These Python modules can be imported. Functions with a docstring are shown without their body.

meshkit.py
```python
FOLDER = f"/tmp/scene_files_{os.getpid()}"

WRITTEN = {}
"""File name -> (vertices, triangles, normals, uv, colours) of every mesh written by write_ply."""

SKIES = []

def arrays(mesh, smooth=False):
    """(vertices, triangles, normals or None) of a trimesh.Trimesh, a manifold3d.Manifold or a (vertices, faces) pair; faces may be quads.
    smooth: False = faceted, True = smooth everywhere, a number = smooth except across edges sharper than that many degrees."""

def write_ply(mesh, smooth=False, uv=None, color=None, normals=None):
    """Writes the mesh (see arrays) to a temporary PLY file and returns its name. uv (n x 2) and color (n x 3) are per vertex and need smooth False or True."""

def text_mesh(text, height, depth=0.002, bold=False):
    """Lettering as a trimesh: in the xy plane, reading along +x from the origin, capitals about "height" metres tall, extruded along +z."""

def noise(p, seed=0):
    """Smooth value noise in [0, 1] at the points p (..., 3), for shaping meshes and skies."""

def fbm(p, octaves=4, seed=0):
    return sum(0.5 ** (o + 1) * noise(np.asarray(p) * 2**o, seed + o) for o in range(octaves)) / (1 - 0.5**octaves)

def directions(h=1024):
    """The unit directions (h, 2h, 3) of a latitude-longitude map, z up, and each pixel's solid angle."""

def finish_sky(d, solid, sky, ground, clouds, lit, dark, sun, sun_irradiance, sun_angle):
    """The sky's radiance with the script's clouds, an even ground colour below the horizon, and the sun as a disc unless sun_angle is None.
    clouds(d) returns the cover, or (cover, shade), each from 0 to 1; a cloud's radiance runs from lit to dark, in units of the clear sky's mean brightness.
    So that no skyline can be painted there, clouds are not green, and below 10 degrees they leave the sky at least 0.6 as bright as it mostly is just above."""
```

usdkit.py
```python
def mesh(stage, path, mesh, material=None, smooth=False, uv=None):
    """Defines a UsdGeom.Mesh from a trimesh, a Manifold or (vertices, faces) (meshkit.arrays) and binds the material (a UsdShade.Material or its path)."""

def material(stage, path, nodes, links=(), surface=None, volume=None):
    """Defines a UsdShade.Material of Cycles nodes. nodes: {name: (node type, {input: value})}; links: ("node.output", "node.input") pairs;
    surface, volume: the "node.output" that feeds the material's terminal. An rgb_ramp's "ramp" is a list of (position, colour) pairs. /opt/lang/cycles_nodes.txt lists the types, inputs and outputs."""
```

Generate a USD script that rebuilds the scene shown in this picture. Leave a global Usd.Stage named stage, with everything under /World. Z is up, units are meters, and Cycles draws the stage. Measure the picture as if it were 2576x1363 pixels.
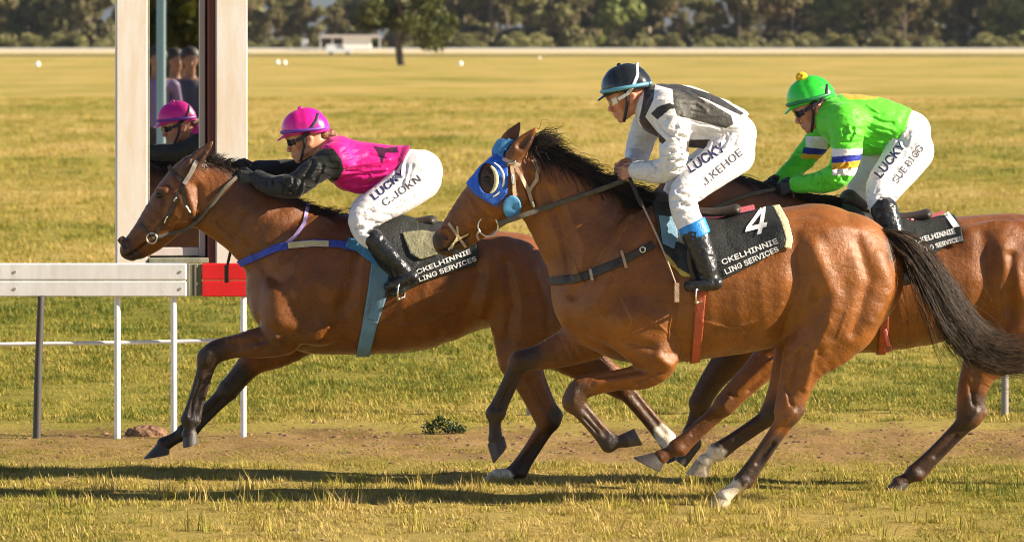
import math, random
import numpy as np
import trimesh, shapely
from shapely.geometry import Polygon, LineString, Point
from scipy.interpolate import PchipInterpolator
from scipy.spatial import Delaunay, cKDTree
from pxr import Usd, UsdGeom, UsdLux, UsdShade, Sdf, Gf, Vt
import usdkit, meshkit

random.seed(7)
rng = np.random.default_rng(7)
stage = Usd.Stage.CreateInMemory()
UsdGeom.SetStageUpAxis(stage, 'Z')
UsdGeom.Xform.Define(stage, '/World')
UsdGeom.Scope.Define(stage, '/World/Looks')
_T = Sdf.ValueTypeNames

# ------------------------------------------------------------------ camera, sky, sun, exposure
FPX, CX, HY, HCAM = 13160.0, 1287.5, 107.0, 2.47      # focal length / optical axis / horizon, in units of a 2575 x 1363 picture
cam = UsdGeom.Camera.Define(stage, '/World/camera')
cam.CreateHorizontalApertureAttr(36.0)
cam.CreateVerticalApertureAttr(36.0 * 541 / 1024)
cam.CreateFocalLengthAttr(36.0 * FPX / 2575.0)
cam.CreateVerticalApertureOffsetAttr(-36.0 / 2575.0 * (681.5 - HY))
cam.CreateClippingRangeAttr((0.5, 30000.0))
cam.CreateFStopAttr(7.0)
cam.CreateFocusDistanceAttr(28.6)
cam.CreateExposureAttr(1.5)
cam.AddTranslateOp().Set((0, 0, HCAM))
cam.AddRotateXOp().Set(90.0)

SUN_EL, SUN_AZ = math.radians(27.0), math.radians(12.0)     # azimuth: from +x towards the camera side
sun_dir = np.array([math.cos(SUN_EL) * math.cos(SUN_AZ), -math.cos(SUN_EL) * math.sin(SUN_AZ), math.sin(SUN_EL)])
usdkit.material(stage, '/World/Looks/sky', {
    's': ('sky_texture', {'sky_type': 'single_scattering', 'sun_disc': False, 'sun_elevation': SUN_EL,
                          'sun_rotation': math.atan2(sun_dir[0], sun_dir[1]), 'altitude': 300.0, 'aerosol_density': 0.4, 'air_density': 0.7}),
    'b': ('background_shader', {'strength': 0.05})}, [('s.color', 'b.color')], surface='b.background')
dome = UsdLux.DomeLight.Define(stage, '/World/sky')
UsdShade.MaterialBindingAPI.Apply(dome.GetPrim()).Bind(UsdShade.Material.Get(stage, '/World/Looks/sky'))
dome.GetPrim().SetCustomDataByKey('kind', 'structure')
sun = UsdLux.DistantLight.Define(stage, '/World/sun')
sun.CreateNormalizeAttr(True)
sun.CreateIntensityAttr(1.25)
sun.CreateAngleAttr(0.5)
sun.CreateColorAttr(Gf.Vec3f(1.0, 0.87, 0.68))
sun.AddTransformOp().Set(Gf.Matrix4d().SetRotate(Gf.Rotation(Gf.Vec3d(0, 0, 1), Gf.Vec3d(*map(float, sun_dir)))))

# ------------------------------------------------------------------ helpers: names, labels
used = {}
def fresh(parent, name):
    p = f'{parent}/{name}'
    n = used.get(p, -1) + 1
    used[p] = n
    return p if n == 0 else f'{p}_{n:03d}'
def tag(o, label=None, cat=None, group=None, kind=None):
    p = o.GetPrim() if hasattr(o, 'GetPrim') else o
    for k, v in (('label', label), ('category', cat), ('group', group), ('kind', kind)):
        if v: p.SetCustomDataByKey(k, v)
    return p
def thing(name, label, cat, loc=(0, 0, 0), group=None, rotz=0.0, scale=None):
    x = UsdGeom.Xform.Define(stage, fresh('/World', name))
    x.AddTranslateOp().Set(tuple(map(float, loc)))
    if rotz: x.AddRotateZOp().Set(float(rotz))
    if scale: x.AddScaleOp().Set(tuple(map(float, scale)))
    x.loc = np.array(loc, float)
    ORIGIN[str(x.GetPath())] = np.array(loc, float)
    tag(x, label, cat, group)
    return x
ORIGIN = {}
def obj(name, mesh, mat, parent=None, smooth=False, color=None, label=None, kind=None):
    """one Mesh prim; mesh is in world coordinates and moved into the frame of the thing it belongs to"""
    pp = '/World' if parent is None else str(parent.GetPath())
    top = '/'.join(pp.split('/')[:3])
    v, f, n = meshkit.arrays(mesh, smooth)
    v = v - ORIGIN.get(top, 0.0)
    path = fresh(pp, name)
    m = UsdGeom.Mesh.Define(stage, path)
    m.CreatePointsAttr(Vt.Vec3fArray.FromNumpy(v.astype(np.float32)))
    m.CreateFaceVertexCountsAttr(Vt.IntArray.FromNumpy(np.full(len(f), 3, np.int32)))
    m.CreateFaceVertexIndicesAttr(Vt.IntArray.FromNumpy(f.astype(np.int32).ravel()))
    m.CreateSubdivisionSchemeAttr('none')
    if n is not None:
        m.CreateNormalsAttr(Vt.Vec3fArray.FromNumpy(n.astype(np.float32)))
        m.SetNormalsInterpolation('vertex')
    if color is not None:
        UsdGeom.PrimvarsAPI(m).CreatePrimvar('coat', _T.Color3fArray, 'vertex').Set(Vt.Vec3fArray.FromNumpy(np.asarray(color, np.float32)))
    UsdShade.MaterialBindingAPI.Apply(m.GetPrim()).Bind(mat)
    tag(m, label, None, None, kind)
    return m
def curves(name, strands, widths, mat, parent, label=None, kind=None):
    """hair: strands is (n, k, 3), widths (k,)"""
    pp = str(parent.GetPath())
    top = '/'.join(pp.split('/')[:3])
    s = np.asarray(strands) - ORIGIN.get(top, 0.0)
    c = UsdGeom.BasisCurves.Define(stage, fresh(pp, name))
    c.CreateTypeAttr('linear')
    c.CreatePointsAttr(Vt.Vec3fArray.FromNumpy(s.reshape(-1, 3).astype(np.float32)))
    c.CreateCurveVertexCountsAttr(Vt.IntArray.FromNumpy(np.full(len(s), s.shape[1], np.int32)))
    c.CreateWidthsAttr(Vt.FloatArray.FromNumpy(np.tile(widths, len(s)).astype(np.float32)))
    c.SetWidthsInterpolation('vertex')
    UsdShade.MaterialBindingAPI.Apply(c.GetPrim()).Bind(mat)
    tag(c, label, None, None, kind)
    return c

# ------------------------------------------------------------------ helpers: shapes
def W(px, py, d, dy=0.0):
    """the point at distance d behind the picture's point (px, py)"""
    s = d / FPX
    return np.array([(px - CX) * s, d + dy, HCAM - (py - HY) * s])
def cat(*ms):
    ms = [m if isinstance(m, trimesh.Trimesh) else trimesh.Trimesh(*meshkit.arrays(m)[:2], process=False) for m in ms]
    return trimesh.util.concatenate(ms)
def box(x0, x1, y0, y1, z0, z1, bev=0.0):
    if bev:
        import manifold3d as m3
        pts = [(sx, sy, sz) for a in range(3) for sx in ((x0, x1) if a == 0 else (x0 + bev, x1 - bev))
               for sy in ((y0, y1) if a == 1 else (y0 + bev, y1 - bev)) for sz in ((z0, z1) if a == 2 else (z0 + bev, z1 - bev))]
        return cat(m3.Manifold.hull_points(np.array(pts)))
    b = trimesh.creation.box([x1 - x0, y1 - y0, z1 - z0]); b.apply_translation([(x0 + x1) / 2, (y0 + y1) / 2, (z0 + z1) / 2])
    return b
def tube(points, radii, sides=8, flat=None, cap=True):
    """swept ellipse; flat: (normal direction, thickness ratio) for straps"""
    p = np.asarray(points, float)
    t = np.gradient(p, axis=0); t /= np.linalg.norm(t, axis=1, keepdims=True) + 1e-12
    r = np.broadcast_to(np.asarray(radii, float), (len(p),))
    if flat is None:
        ref = np.where(np.abs(t[:, 1:2]) < 0.9, [[0, 1.0, 0]], [[1.0, 0, 0]])
        ratio = 1.0
    else:
        ref = np.broadcast_to(np.asarray(flat[0], float), p.shape); ratio = flat[1]
    a = np.cross(t, ref); a /= np.linalg.norm(a, axis=1, keepdims=True) + 1e-12
    b = np.cross(a, t)
    ang = np.arange(sides) * 2 * np.pi / sides
    v = p[:, None] + r[:, None, None] * (np.cos(ang)[None, :, None] * a[:, None] + ratio * np.sin(ang)[None, :, None] * b[:, None])
    n = len(p)
    i, j = np.meshgrid(np.arange(n - 1), np.arange(sides), indexing='ij')
    q = np.stack([i * sides + j, i * sides + (j + 1) % sides, (i + 1) * sides + (j + 1) % sides, (i + 1) * sides + j], -1).reshape(-1, 4)
    f = np.vstack([q[:, [0, 1, 2]], q[:, [0, 2, 3]]])
    v = v.reshape(-1, 3)
    if cap:
        v = np.vstack([v, p[:1], p[-1:]])
        k = np.arange(sides)
        f = np.vstack([f, np.stack([np.full(sides, n * sides), (k + 1) % sides, k], 1),
                       np.stack([np.full(sides, n * sides + 1), (n - 1) * sides + k, (n - 1) * sides + (k + 1) % sides], 1)])
    m = trimesh.Trimesh(v, f, process=False)
    if m.volume < 0: m.invert()
    return m
def ring(c, r, tr, n=24, sides=6, ax=(0, 1, 0), ratio=1.0):
    a = np.linspace(0, 2 * np.pi, n + 1)
    ax = np.asarray(ax, float); ax /= np.linalg.norm(ax)
    e = np.cross(ax, [0, 0, 1.0]); e = e / np.linalg.norm(e) if np.linalg.norm(e) > .1 else np.array([1.0, 0, 0])
    g = np.cross(e, ax)
    return tube(np.asarray(c) + r * (np.cos(a)[:, None] * e + ratio * np.sin(a)[:, None] * g), tr, sides, cap=False)

class Field:
    """a signed distance grid: tapered elliptical chains joined with soft creases, meshed by surface nets"""
    def __init__(s, lo, hi, h):
        s.lo, s.h = np.asarray(lo, float), h
        s.n = np.ceil((np.asarray(hi) - s.lo) / h).astype(int) + 1
        s.F = np.full(s.n, 0.25, np.float32)
        s.ax = [(s.lo[i] + h * np.arange(s.n[i])).astype(np.float32) for i in range(3)]
    def win(s, lo, hi):
        a = np.clip(np.floor((lo - s.lo) / s.h).astype(int), 0, s.n)
        b = np.clip(np.ceil((hi - s.lo) / s.h).astype(int) + 1, 0, s.n)
        return tuple(slice(int(a[i]), int(b[i])) for i in range(3))
    def segs(s, P, R, Wd, k=0.02, op='add', frame=None):
        P, R, Wd = np.asarray(P, float), np.asarray(R, float), np.asarray(Wd, float)
        if len(P) == 1: P, R, Wd = np.vstack([P, P + 1e-5]), np.repeat(R, 2), np.repeat(Wd, 2)
        m = np.maximum(R, Wd)[:, None] + k * 1.5 + 2.5 * s.h
        w = s.win((P - m).min(0), (P + m).max(0))
        if any(x.stop - x.start < 2 for x in w): return
        D = np.full([x.stop - x.start for x in w], 0.25, np.float32)
        o = [x.start for x in w]
        for a, b, ra, rb, wa, wb in zip(P[:-1], P[1:], R[:-1], R[1:], Wd[:-1], Wd[1:]):
            mm = max(ra, rb, wa, wb) + k * 1.5 + 2.5 * s.h
            v = s.win(np.minimum(a, b) - mm, np.maximum(a, b) + mm)
            v = tuple(slice(max(i.start, j.start), min(i.stop, j.stop)) for i, j in zip(v, w))
            if any(i.stop <= i.start for i in v): continue
            X, Y, Z = s.ax[0][v[0]][:, None, None], s.ax[1][v[1]][None, :, None], s.ax[2][v[2]][None, None, :]
            ab = b - a; L = float(ab @ ab) + 1e-12
            qx, qy, qz = X - np.float32(a[0]), Y - np.float32(a[1]), Z - np.float32(a[2])
            t = np.clip((qx * np.float32(ab[0]) + qy * np.float32(ab[1]) + qz * np.float32(ab[2])) / np.float32(L), 0, 1)
            r, wd = np.float32(ra) + np.float32(rb - ra) * t, np.float32(wa) + np.float32(wb - wa) * t
            qx, qy, qz = qx - t * np.float32(ab[0]), qy - t * np.float32(ab[1]), qz - t * np.float32(ab[2])
            q2, y2 = qx * qx + qz * qz, qy * qy
            k0 = np.sqrt(q2 / (r * r) + y2 / (wd * wd)); k1 = np.sqrt(q2 / r ** 4 + y2 / wd ** 4)
            d = np.where(k0 < 1e-3, -np.minimum(r, wd), k0 * (k0 - 1) / np.maximum(k1, 1e-6))
            sl = tuple(slice(v[i].start - o[i], v[i].stop - o[i]) for i in range(3))
            np.minimum(D[sl], d, out=D[sl])
        if op == 'add':
            h = np.maximum(k - np.abs(s.F[w] - D), 0) / k
            s.F[w] = np.minimum(s.F[w], D) - h * h * k * 0.25
        else:
            h = np.maximum(k - np.abs(s.F[w] + D), 0) / k
            s.F[w] = np.maximum(s.F[w], -D) + h * h * k * 0.25
    def cut(s, point, normal):
        """keeps the side that the normal points away from"""
        n = np.asarray(normal, float); n /= np.linalg.norm(n)
        X, Y, Z = s.ax[0][:, None, None], s.ax[1][None, :, None], s.ax[2][None, None, :]
        s.F = np.maximum(s.F, ((X - point[0]) * n[0] + (Y - point[1]) * n[1] + (Z - point[2]) * n[2]).astype(np.float32))
    def mesh(s, relax=2):
        F, n = s.F, s.n
        I = F < 0
        c = np.zeros(n - 1, np.int8)
        for a in (0, 1):
            for b in (0, 1):
                for d in (0, 1):
                    c += I[a:n[0] - 1 + a, b:n[1] - 1 + b, d:n[2] - 1 + d]
        cells = np.argwhere((c > 0) & (c < 8))
        idx = np.full(n - 1, -1, np.int64); idx[tuple(cells.T)] = np.arange(len(cells))
        acc, cnt = np.zeros((len(cells), 3)), np.zeros(len(cells))
        corners = [np.array(x) for x in np.ndindex(2, 2, 2)]
        for i in corners:
            for ax in range(3):
                if i[ax]: continue
                j = i.copy(); j[ax] = 1
                fa, fb = F[tuple((cells + i).T)].astype(float), F[tuple((cells + j).T)].astype(float)
                m = (fa < 0) != (fb < 0)
                t = fa[m] / (fa[m] - fb[m])
                acc[m] += i + t[:, None] * (j - i); cnt[m] += 1
        V = cells + acc / cnt[:, None]
        Q = []
        for ax in range(3):
            b, d = (ax + 1) % 3, (ax + 2) % 3
            sl = [slice(None)] * 3; sl[ax] = slice(0, -1); lo = I[tuple(sl)]
            sl[ax] = slice(1, None); hi = I[tuple(sl)]
            for flip, m in ((False, lo & ~hi), (True, ~lo & hi)):
                e = np.argwhere(m)
                e = e[(e[:, b] > 0) & (e[:, d] > 0) & (e[:, b] < n[b] - 1) & (e[:, d] < n[d] - 1)]
                eb, ed = np.eye(3, dtype=int)[b], np.eye(3, dtype=int)[d]
                q = np.stack([idx[tuple((e - eb - ed).T)], idx[tuple((e - ed).T)], idx[tuple(e.T)], idx[tuple((e - eb).T)]], 1)
                Q.append(q[:, ::-1] if flip else q)
        Q = np.vstack(Q)
        V = s.lo + V * s.h
        if relax:
            E = np.vstack([Q[:, [0, 1]], Q[:, [1, 2]], Q[:, [2, 3]], Q[:, [3, 0]]])
            for lam in (0.5, -0.52) * relax:
                S, C = np.zeros_like(V), np.zeros(len(V))
                for k in range(3):
                    S[:, k] = np.bincount(E[:, 0], V[E[:, 1], k], len(V)) + np.bincount(E[:, 1], V[E[:, 0], k], len(V))
                C = np.bincount(E[:, 0], minlength=len(V)) + np.bincount(E[:, 1], minlength=len(V))
                V = V + lam * (S / np.maximum(C, 1)[:, None] - V)
        return trimesh.Trimesh(V, np.vstack([Q[:, [0, 1, 2]], Q[:, [0, 2, 3]]]), process=False)

def spline(rows, step=0.6, most=10):
    """rows (n, c): smooth in-between rows; the first two columns are the place, the third the radius"""
    a = np.asarray(rows, float)
    if len(a) < 3:
        n = 6
        return a if len(a) == 1 else a[0] + np.linspace(0, 1, n)[:, None] * (a[1] - a[0])
    d = np.hypot(*np.diff(a[:, :2], axis=0).T)
    t = np.r_[0, np.cumsum(np.maximum(d, 1e-6))]
    n = np.clip(np.ceil(d / (step * np.minimum(a[1:, 2], a[:-1, 2]))).astype(int), 1, most)
    u = np.concatenate([np.linspace(t[i], t[i + 1], n[i], endpoint=False) for i in range(len(n))] + [[t[-1]]])
    return PchipInterpolator(t, a)(u)
class Figure:
    """a Field whose chains are given in picture units at distance d: rows (px, py, radius px, lateral half width m, lateral offset m)"""
    def __init__(s, d, x0, x1, y0, y1, half, h):
        s.d, s.sc = d, FPX / d
        lo, hi = W(x0, y1, d, -half), W(x1, y0, d, half)
        s.f = Field(lo, hi, h)
    def chain(s, rows, k=0.03, op='add', grow=0.0, frac=0.8):
        rows = [(*r, frac * r[2] / s.sc, 0.0)[:5] if len(r) == 3 else ((r[0], r[1], r[2], r[3] if r[3] is not None else frac * r[2] / s.sc, r[4] if len(r) > 4 else 0.0)) for r in rows]
        a = spline(rows)
        P = np.array([W(x, y, s.d, o) for x, y, _, _, o in a])
        s.f.segs(P, a[:, 2] / s.sc + grow, a[:, 3] + grow, k, op)
    def both(s, rows, k=0.03, op='add', frac=.8):
        s.chain(rows, k, op, frac=frac)
        s.chain([(*r[:4], -(r[4])) for r in rows], k, op, frac=frac)

def pixels(v, d):
    """world -> picture units as seen from the camera at the thing's own distance d (its side view)"""
    return np.stack([v[:, 0] * FPX / d + CX, HY + (HCAM - v[:, 2]) * FPX / d], 1)
def seg_dist(p, line):
    best = np.full(len(p), 1e9)
    line = np.asarray(line, float)
    if len(line) == 1: return np.hypot(*(p - line[0]).T)
    for a, b in zip(line[:-1], line[1:]):
        ab = b - a
        t = np.clip(((p - a) @ ab) / (ab @ ab + 1e-9), 0, 1)
        best = np.minimum(best, np.hypot(*(p - a - t[:, None] * ab).T))
    return best
RELIEF = 1.0
def relief(m, d, strokes, side=0.3):
    n = np.array(m.vertex_normals); p = pixels(np.array(m.vertices), d)
    k = np.zeros(len(p))
    for line, width, amp in strokes:
        k += RELIEF * amp * np.exp(-(seg_dist(p, line) / width) ** 2)
    w = np.clip((np.abs(n[:, 1]) - 0.15) / 0.5, 0, 1)
    m.vertices = np.array(m.vertices) + n * (k * w)[:, None]
    return m
class Caster:
    def __init__(s, m):
        s.m = m
        s.r = trimesh.ray.ray_pyembree.RayMeshIntersector(m)
        s.n = np.array(m.vertex_normals)
    def hit(s, xz, side=-1):
        """the y of the surface in front (side -1: the near side; 1: the far side) at the places (x, z)"""
        xz = np.asarray(xz, float)
        far = s.m.bounds[0 if side < 0 else 1, 1] + side * 0.5
        o = np.stack([xz[:, 0], np.full(len(xz), far), xz[:, 1]], 1)
        dirs = np.tile([0, -float(side), 0], (len(xz), 1))
        loc, ri, ti = s.r.intersects_location(o, dirs, multiple_hits=False)
        y = np.full(len(xz), np.nan); y[ri] = loc[:, 1]
        if np.isnan(y).all(): raise ValueError('strap misses its body')
        bad = np.isnan(y)
        if bad.any():
            y[bad] = y[~bad][cKDTree(xz[~bad]).query(xz[bad])[1]]
        return y
def sheet(poly, step):
    """a triangulated flat polygon with inner points: (points, triangles, boundary loops)"""
    poly = poly.simplify(1e-6)
    loops = [poly.exterior, *poly.interiors]
    pts, bl = [], []
    for lp in loops:
        n = max(8, int(lp.length / step))
        c = np.array([lp.interpolate(i / n, normalized=True).coords[0] for i in range(n)])
        corner = np.array(lp.coords)[:-1]
        for q in corner:                                       # keep the corners
            c[np.argmin(np.hypot(*(c - q).T))] = q
        bl.append(np.arange(len(c)) + sum(map(len, pts))); pts.append(c)
    x0, y0, x1, y1 = poly.bounds
    gx, gy = np.meshgrid(np.arange(x0, x1, step), np.arange(y0, y1, step))
    g = np.stack([gx.ravel(), gy.ravel()], 1)
    inner = poly.buffer(-0.55 * step)
    if not inner.is_empty: pts.append(g[shapely.contains_xy(inner, g[:, 0], g[:, 1])])
    p = np.vstack(pts)
    t = Delaunay(p).simplices
    c = p[t].mean(1)
    t = t[shapely.contains_xy(poly, c[:, 0], c[:, 1])]
    q, w = p[t[:, 1]] - p[t[:, 0]], p[t[:, 2]] - p[t[:, 0]]; a = q[:, 0] * w[:, 1] - q[:, 1] * w[:, 0]
    t = t[np.abs(a) > 1e-12]; a = a[np.abs(a) > 1e-12]
    t[a < 0] = t[a < 0][:, ::-1]
    return p, t, bl
def shell(poly_px, d, caster, off=0.006, thick=0.004, step=0.012, side=-1, wob=0.0, blend=0, at=None):
    """cloth or leather that lies on a body: the outline (picture units at distance d), laid on the body's near (or far) side"""
    poly = Polygon([tuple(W(x, y, d)[[0, 2]]) for x, y in poly_px]) if not isinstance(poly_px, Polygon) else \
        shapely.transform(poly_px, lambda c: np.array([W(x, y, d)[[0, 2]] for x, y in c]))
    if not poly.is_valid: poly = poly.buffer(0)
    if poly.geom_type != 'Polygon': poly = max(poly.geoms, key=lambda g: g.area)
    p, t, bl = sheet(poly, step)
    y = caster.hit(p, side) if at is None else np.full(len(p), at)
    if blend:                                                 # stretched cloth bridges hollows
        for _ in range(blend):
            nb = cKDTree(p).query(p, 7)[1]
            y = np.minimum(y, y[nb].mean(1)) if side < 0 else np.maximum(y, y[nb].mean(1))
    if wob: y = y + side * wob * (meshkit.fbm(np.stack([p[:, 0] * 18, y * 0, p[:, 1] * 18], 1), 3, 5) - 0.3)
    o = np.stack([p[:, 0], y + side * (off + thick), p[:, 1]], 1)
    i = np.stack([p[:, 0], y + side * off, p[:, 1]], 1)
    n = len(p)
    f = [t, t[:, ::-1] + n]
    for b in bl:
        c = np.roll(b, -1)
        f += [np.stack([b, b + n, c], 1), np.stack([c, b + n, c + n], 1)]
    m = trimesh.Trimesh(np.vstack([o, i]), np.vstack(f), process=False)
    trimesh.repair.fix_normals(m)
    return m
def band(line, width):
    """a strap's outline in picture units"""
    return LineString(line).buffer(width / 2, cap_style='flat', join_style='round')
def lettering(text, a, b, height, d, caster, off=0.010, bold=True, shear=0.0):
    """flat print laid on cloth: text from picture point a to picture point b, letter height in picture units"""
    tm = meshkit.text_mesh(text, 1.0, 0.01, bold)
    v, f = np.array(tm.vertices), np.array(tm.faces)
    top = v[:, 2] > 0.005
    f = f[np.all(top[f], axis=1)]
    used_v, inv = np.unique(f, return_inverse=True)
    v, f = v[used_v][:, :2], inv.reshape(-1, 3)
    v, f = trimesh.remesh.subdivide_to_size(np.c_[v, np.zeros(len(v))], f, 0.16)
    v = v[:, :2]
    v[:, 0] -= v[:, 0].min(); v[:, 0] /= v[:, 0].max()
    a, b = np.array(a, float), np.array(b, float)
    e = (b - a); u = e / np.linalg.norm(e); nrm = np.array([u[1], -u[0]])
    px = a + v[:, :1] * e + v[:, 1:2] * height * (nrm + shear * u)
    xz = np.array([W(x, y, d)[[0, 2]] for x, y in px])
    y = caster.hit(xz, -1)
    return trimesh.Trimesh(np.stack([xz[:, 0], y - off, xz[:, 1]], 1), f, process=False)
# ------------------------------------------------------------------ materials
def M(name, nodes, links=(), surface='p.BSDF'):
    return usdkit.material(stage, f'/World/Looks/{name}', nodes, links, surface=surface)
def plain(name, color, rough=0.6, var=0.12, scale=30.0, bump=0.0, bscale=120.0, **kw):
    c = np.array(color)
    return M(name, {'g': ('geometry', {}), 'n': ('noise_texture', {'scale': scale, 'detail': 4.0}),
                    'r': ('rgb_ramp', {'ramp': [(0.25, tuple(c * (1 - var))), (0.75, tuple(np.minimum(c * (1 + var), 0.95)))]}),
                    'n2': ('noise_texture', {'scale': bscale, 'detail': 3.0}), 'b': ('bump', {'strength': bump, 'distance': 0.01}),
                    'p': ('principled_bsdf', {'roughness': rough, **kw})},
             [('g.position', 'n.vector'), ('n.fac', 'r.fac'), ('r.color', 'p.base_color'), ('g.position', 'n2.vector'), ('n2.fac', 'b.height')]
             + ([('b.normal', 'p.normal')] if bump else []))
COAT = M('horse_coat', {
    'a': ('attribute', {'attribute': 'coat'}), 'g': ('geometry', {}),
    'm': ('mapping', {'scale': (60.0, 60.0, 190.0)}), 'n': ('noise_texture', {'scale': 1.6, 'detail': 5.0, 'roughness': 0.65}),
    'n3': ('noise_texture', {'scale': 7.0, 'detail': 5.0, 'roughness': 0.6}),
    'r': ('rgb_ramp', {'ramp': [(0.2, (0.62, 0.58, 0.55)), (0.8, (1.38, 1.36, 1.3))]}),
    'r3': ('rgb_ramp', {'ramp': [(0.3, (0.62, 0.56, 0.50)), (0.72, (1.3, 1.27, 1.2))]}),
    'x': ('mix', {'mix_type': 'multiply', 'fac': 0.8}), 'x3': ('mix', {'mix_type': 'multiply', 'fac': 0.8}),
    'b': ('bump', {'strength': 0.45, 'distance': 0.006}), 'b2': ('bump', {'strength': 0.5, 'distance': 0.03}),
    'n5': ('noise_texture', {'scale': 34.0, 'detail': 6.0, 'roughness': 0.7}), 'rr': ('map_range', {'from_min': 0.32, 'from_max': 0.68, 'to_min': 0.24, 'to_max': 0.60}),
    'p': ('principled_bsdf', {'specular_ior_level': 0.5, 'sheen_weight': 0.05, 'sheen_roughness': 0.4})},
    [('g.position', 'm.vector'), ('m.vector', 'n.vector'), ('g.position', 'n3.vector'), ('n.fac', 'r.fac'), ('n3.fac', 'r3.fac'),
     ('a.color', 'x.color1'), ('r.color', 'x.color2'), ('x.color', 'x3.color1'), ('r3.color', 'x3.color2'), ('x3.color', 'p.base_color'),
     ('n3.fac', 'b2.height'), ('n.fac', 'b.height'), ('b2.normal', 'b.normal'), ('b.normal', 'p.normal'), ('g.position', 'n5.vector'), ('n5.fac', 'rr.value'), ('rr.result', 'p.roughness')])
def hairmat(name, c, c2):
    return M(name, {'o': ('geometry', {}), 'm': ('mapping', {'scale': (9.0, 60.0, 34.0)}), 'n': ('noise_texture', {'scale': 2.0, 'detail': 4.0, 'roughness': 0.65}), 'r': ('rgb_ramp', {'ramp': [(0.42, c), (0.66, c2)]}),
                    'p': ('principled_bsdf', {'roughness': 0.5, 'specular_ior_level': 0.28})},
             [('o.position', 'm.vector'), ('m.vector', 'n.vector'), ('n.fac', 'r.fac'), ('r.color', 'p.base_color')])
HAIR = hairmat('black_mane', (0.012, 0.009, 0.008), (0.04, 0.026, 0.018))
TAILHAIR = hairmat('brown_tail', (0.009, 0.006, 0.005), (0.115, 0.07, 0.038))
HORN = plain('hoof_horn', (0.045, 0.038, 0.036), 0.55, 0.4, 60, 0.3, 150)
PALEHORN = plain('pale_hoof_horn', (0.36, 0.29, 0.2), 0.6, 0.35, 50, 0.3, 150)
EYE = plain('wet_eye', (0.012, 0.008, 0.006), 0.08)
LEATHER = plain('dark_leather', (0.035, 0.024, 0.017), 0.45, 0.35, 40, 0.3, 200)
REINS = plain('rubber_rein', (0.10, 0.085, 0.065), 0.7, 0.2, 60, 0.5, 260)
TAN = plain('tan_strap', (0.42, 0.30, 0.2), 0.55, 0.2, 60, 0.3, 200)
STEEL = plain('steel', (0.72, 0.7, 0.66), 0.22, 0.08, 30, metallic=1.0)
GREYSTRAP = plain('grey_strap', (0.26, 0.23, 0.19), 0.6, 0.25, 60, 0.4, 220)
BLACKCLOTH = plain('black_cloth', (0.016, 0.018, 0.016), 0.55, 0.35, 25, 0.5, 90)
CREAM = plain('cream_fleece', (0.62, 0.55, 0.34), 0.9, 0.15, 50, 0.6, 160)
YELLOWPAD = plain('mustard_pad', (0.50, 0.38, 0.08), 0.75, 0.25, 30, 0.5, 120)
WHITEPRINT = plain('white_print', (0.78, 0.77, 0.75), 0.6, 0.06)
BLUEHOOD = plain('blue_hood', (0.016, 0.10, 0.50), 0.5, 0.25, 35, 0.5, 140)
SKYBLUE = plain('sky_blue_elastic', (0.05, 0.24, 0.50), 0.6, 0.25, 30, 0.5, 200)
PALEBLUE = plain('pale_blue_girth', (0.13, 0.25, 0.36), 0.65, 0.2, 12, 0.4, 200)
PURPLE = plain('purple_webbing', (0.035, 0.06, 0.40), 0.6, 0.25, 40, 0.4, 200)
LILAC = plain('lilac_webbing', (0.36, 0.26, 0.55), 0.6, 0.2, 40, 0.4, 200)
REDWEB = plain('rust_girth', (0.36, 0.07, 0.025), 0.65, 0.25, 30, 0.4, 200)
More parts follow.
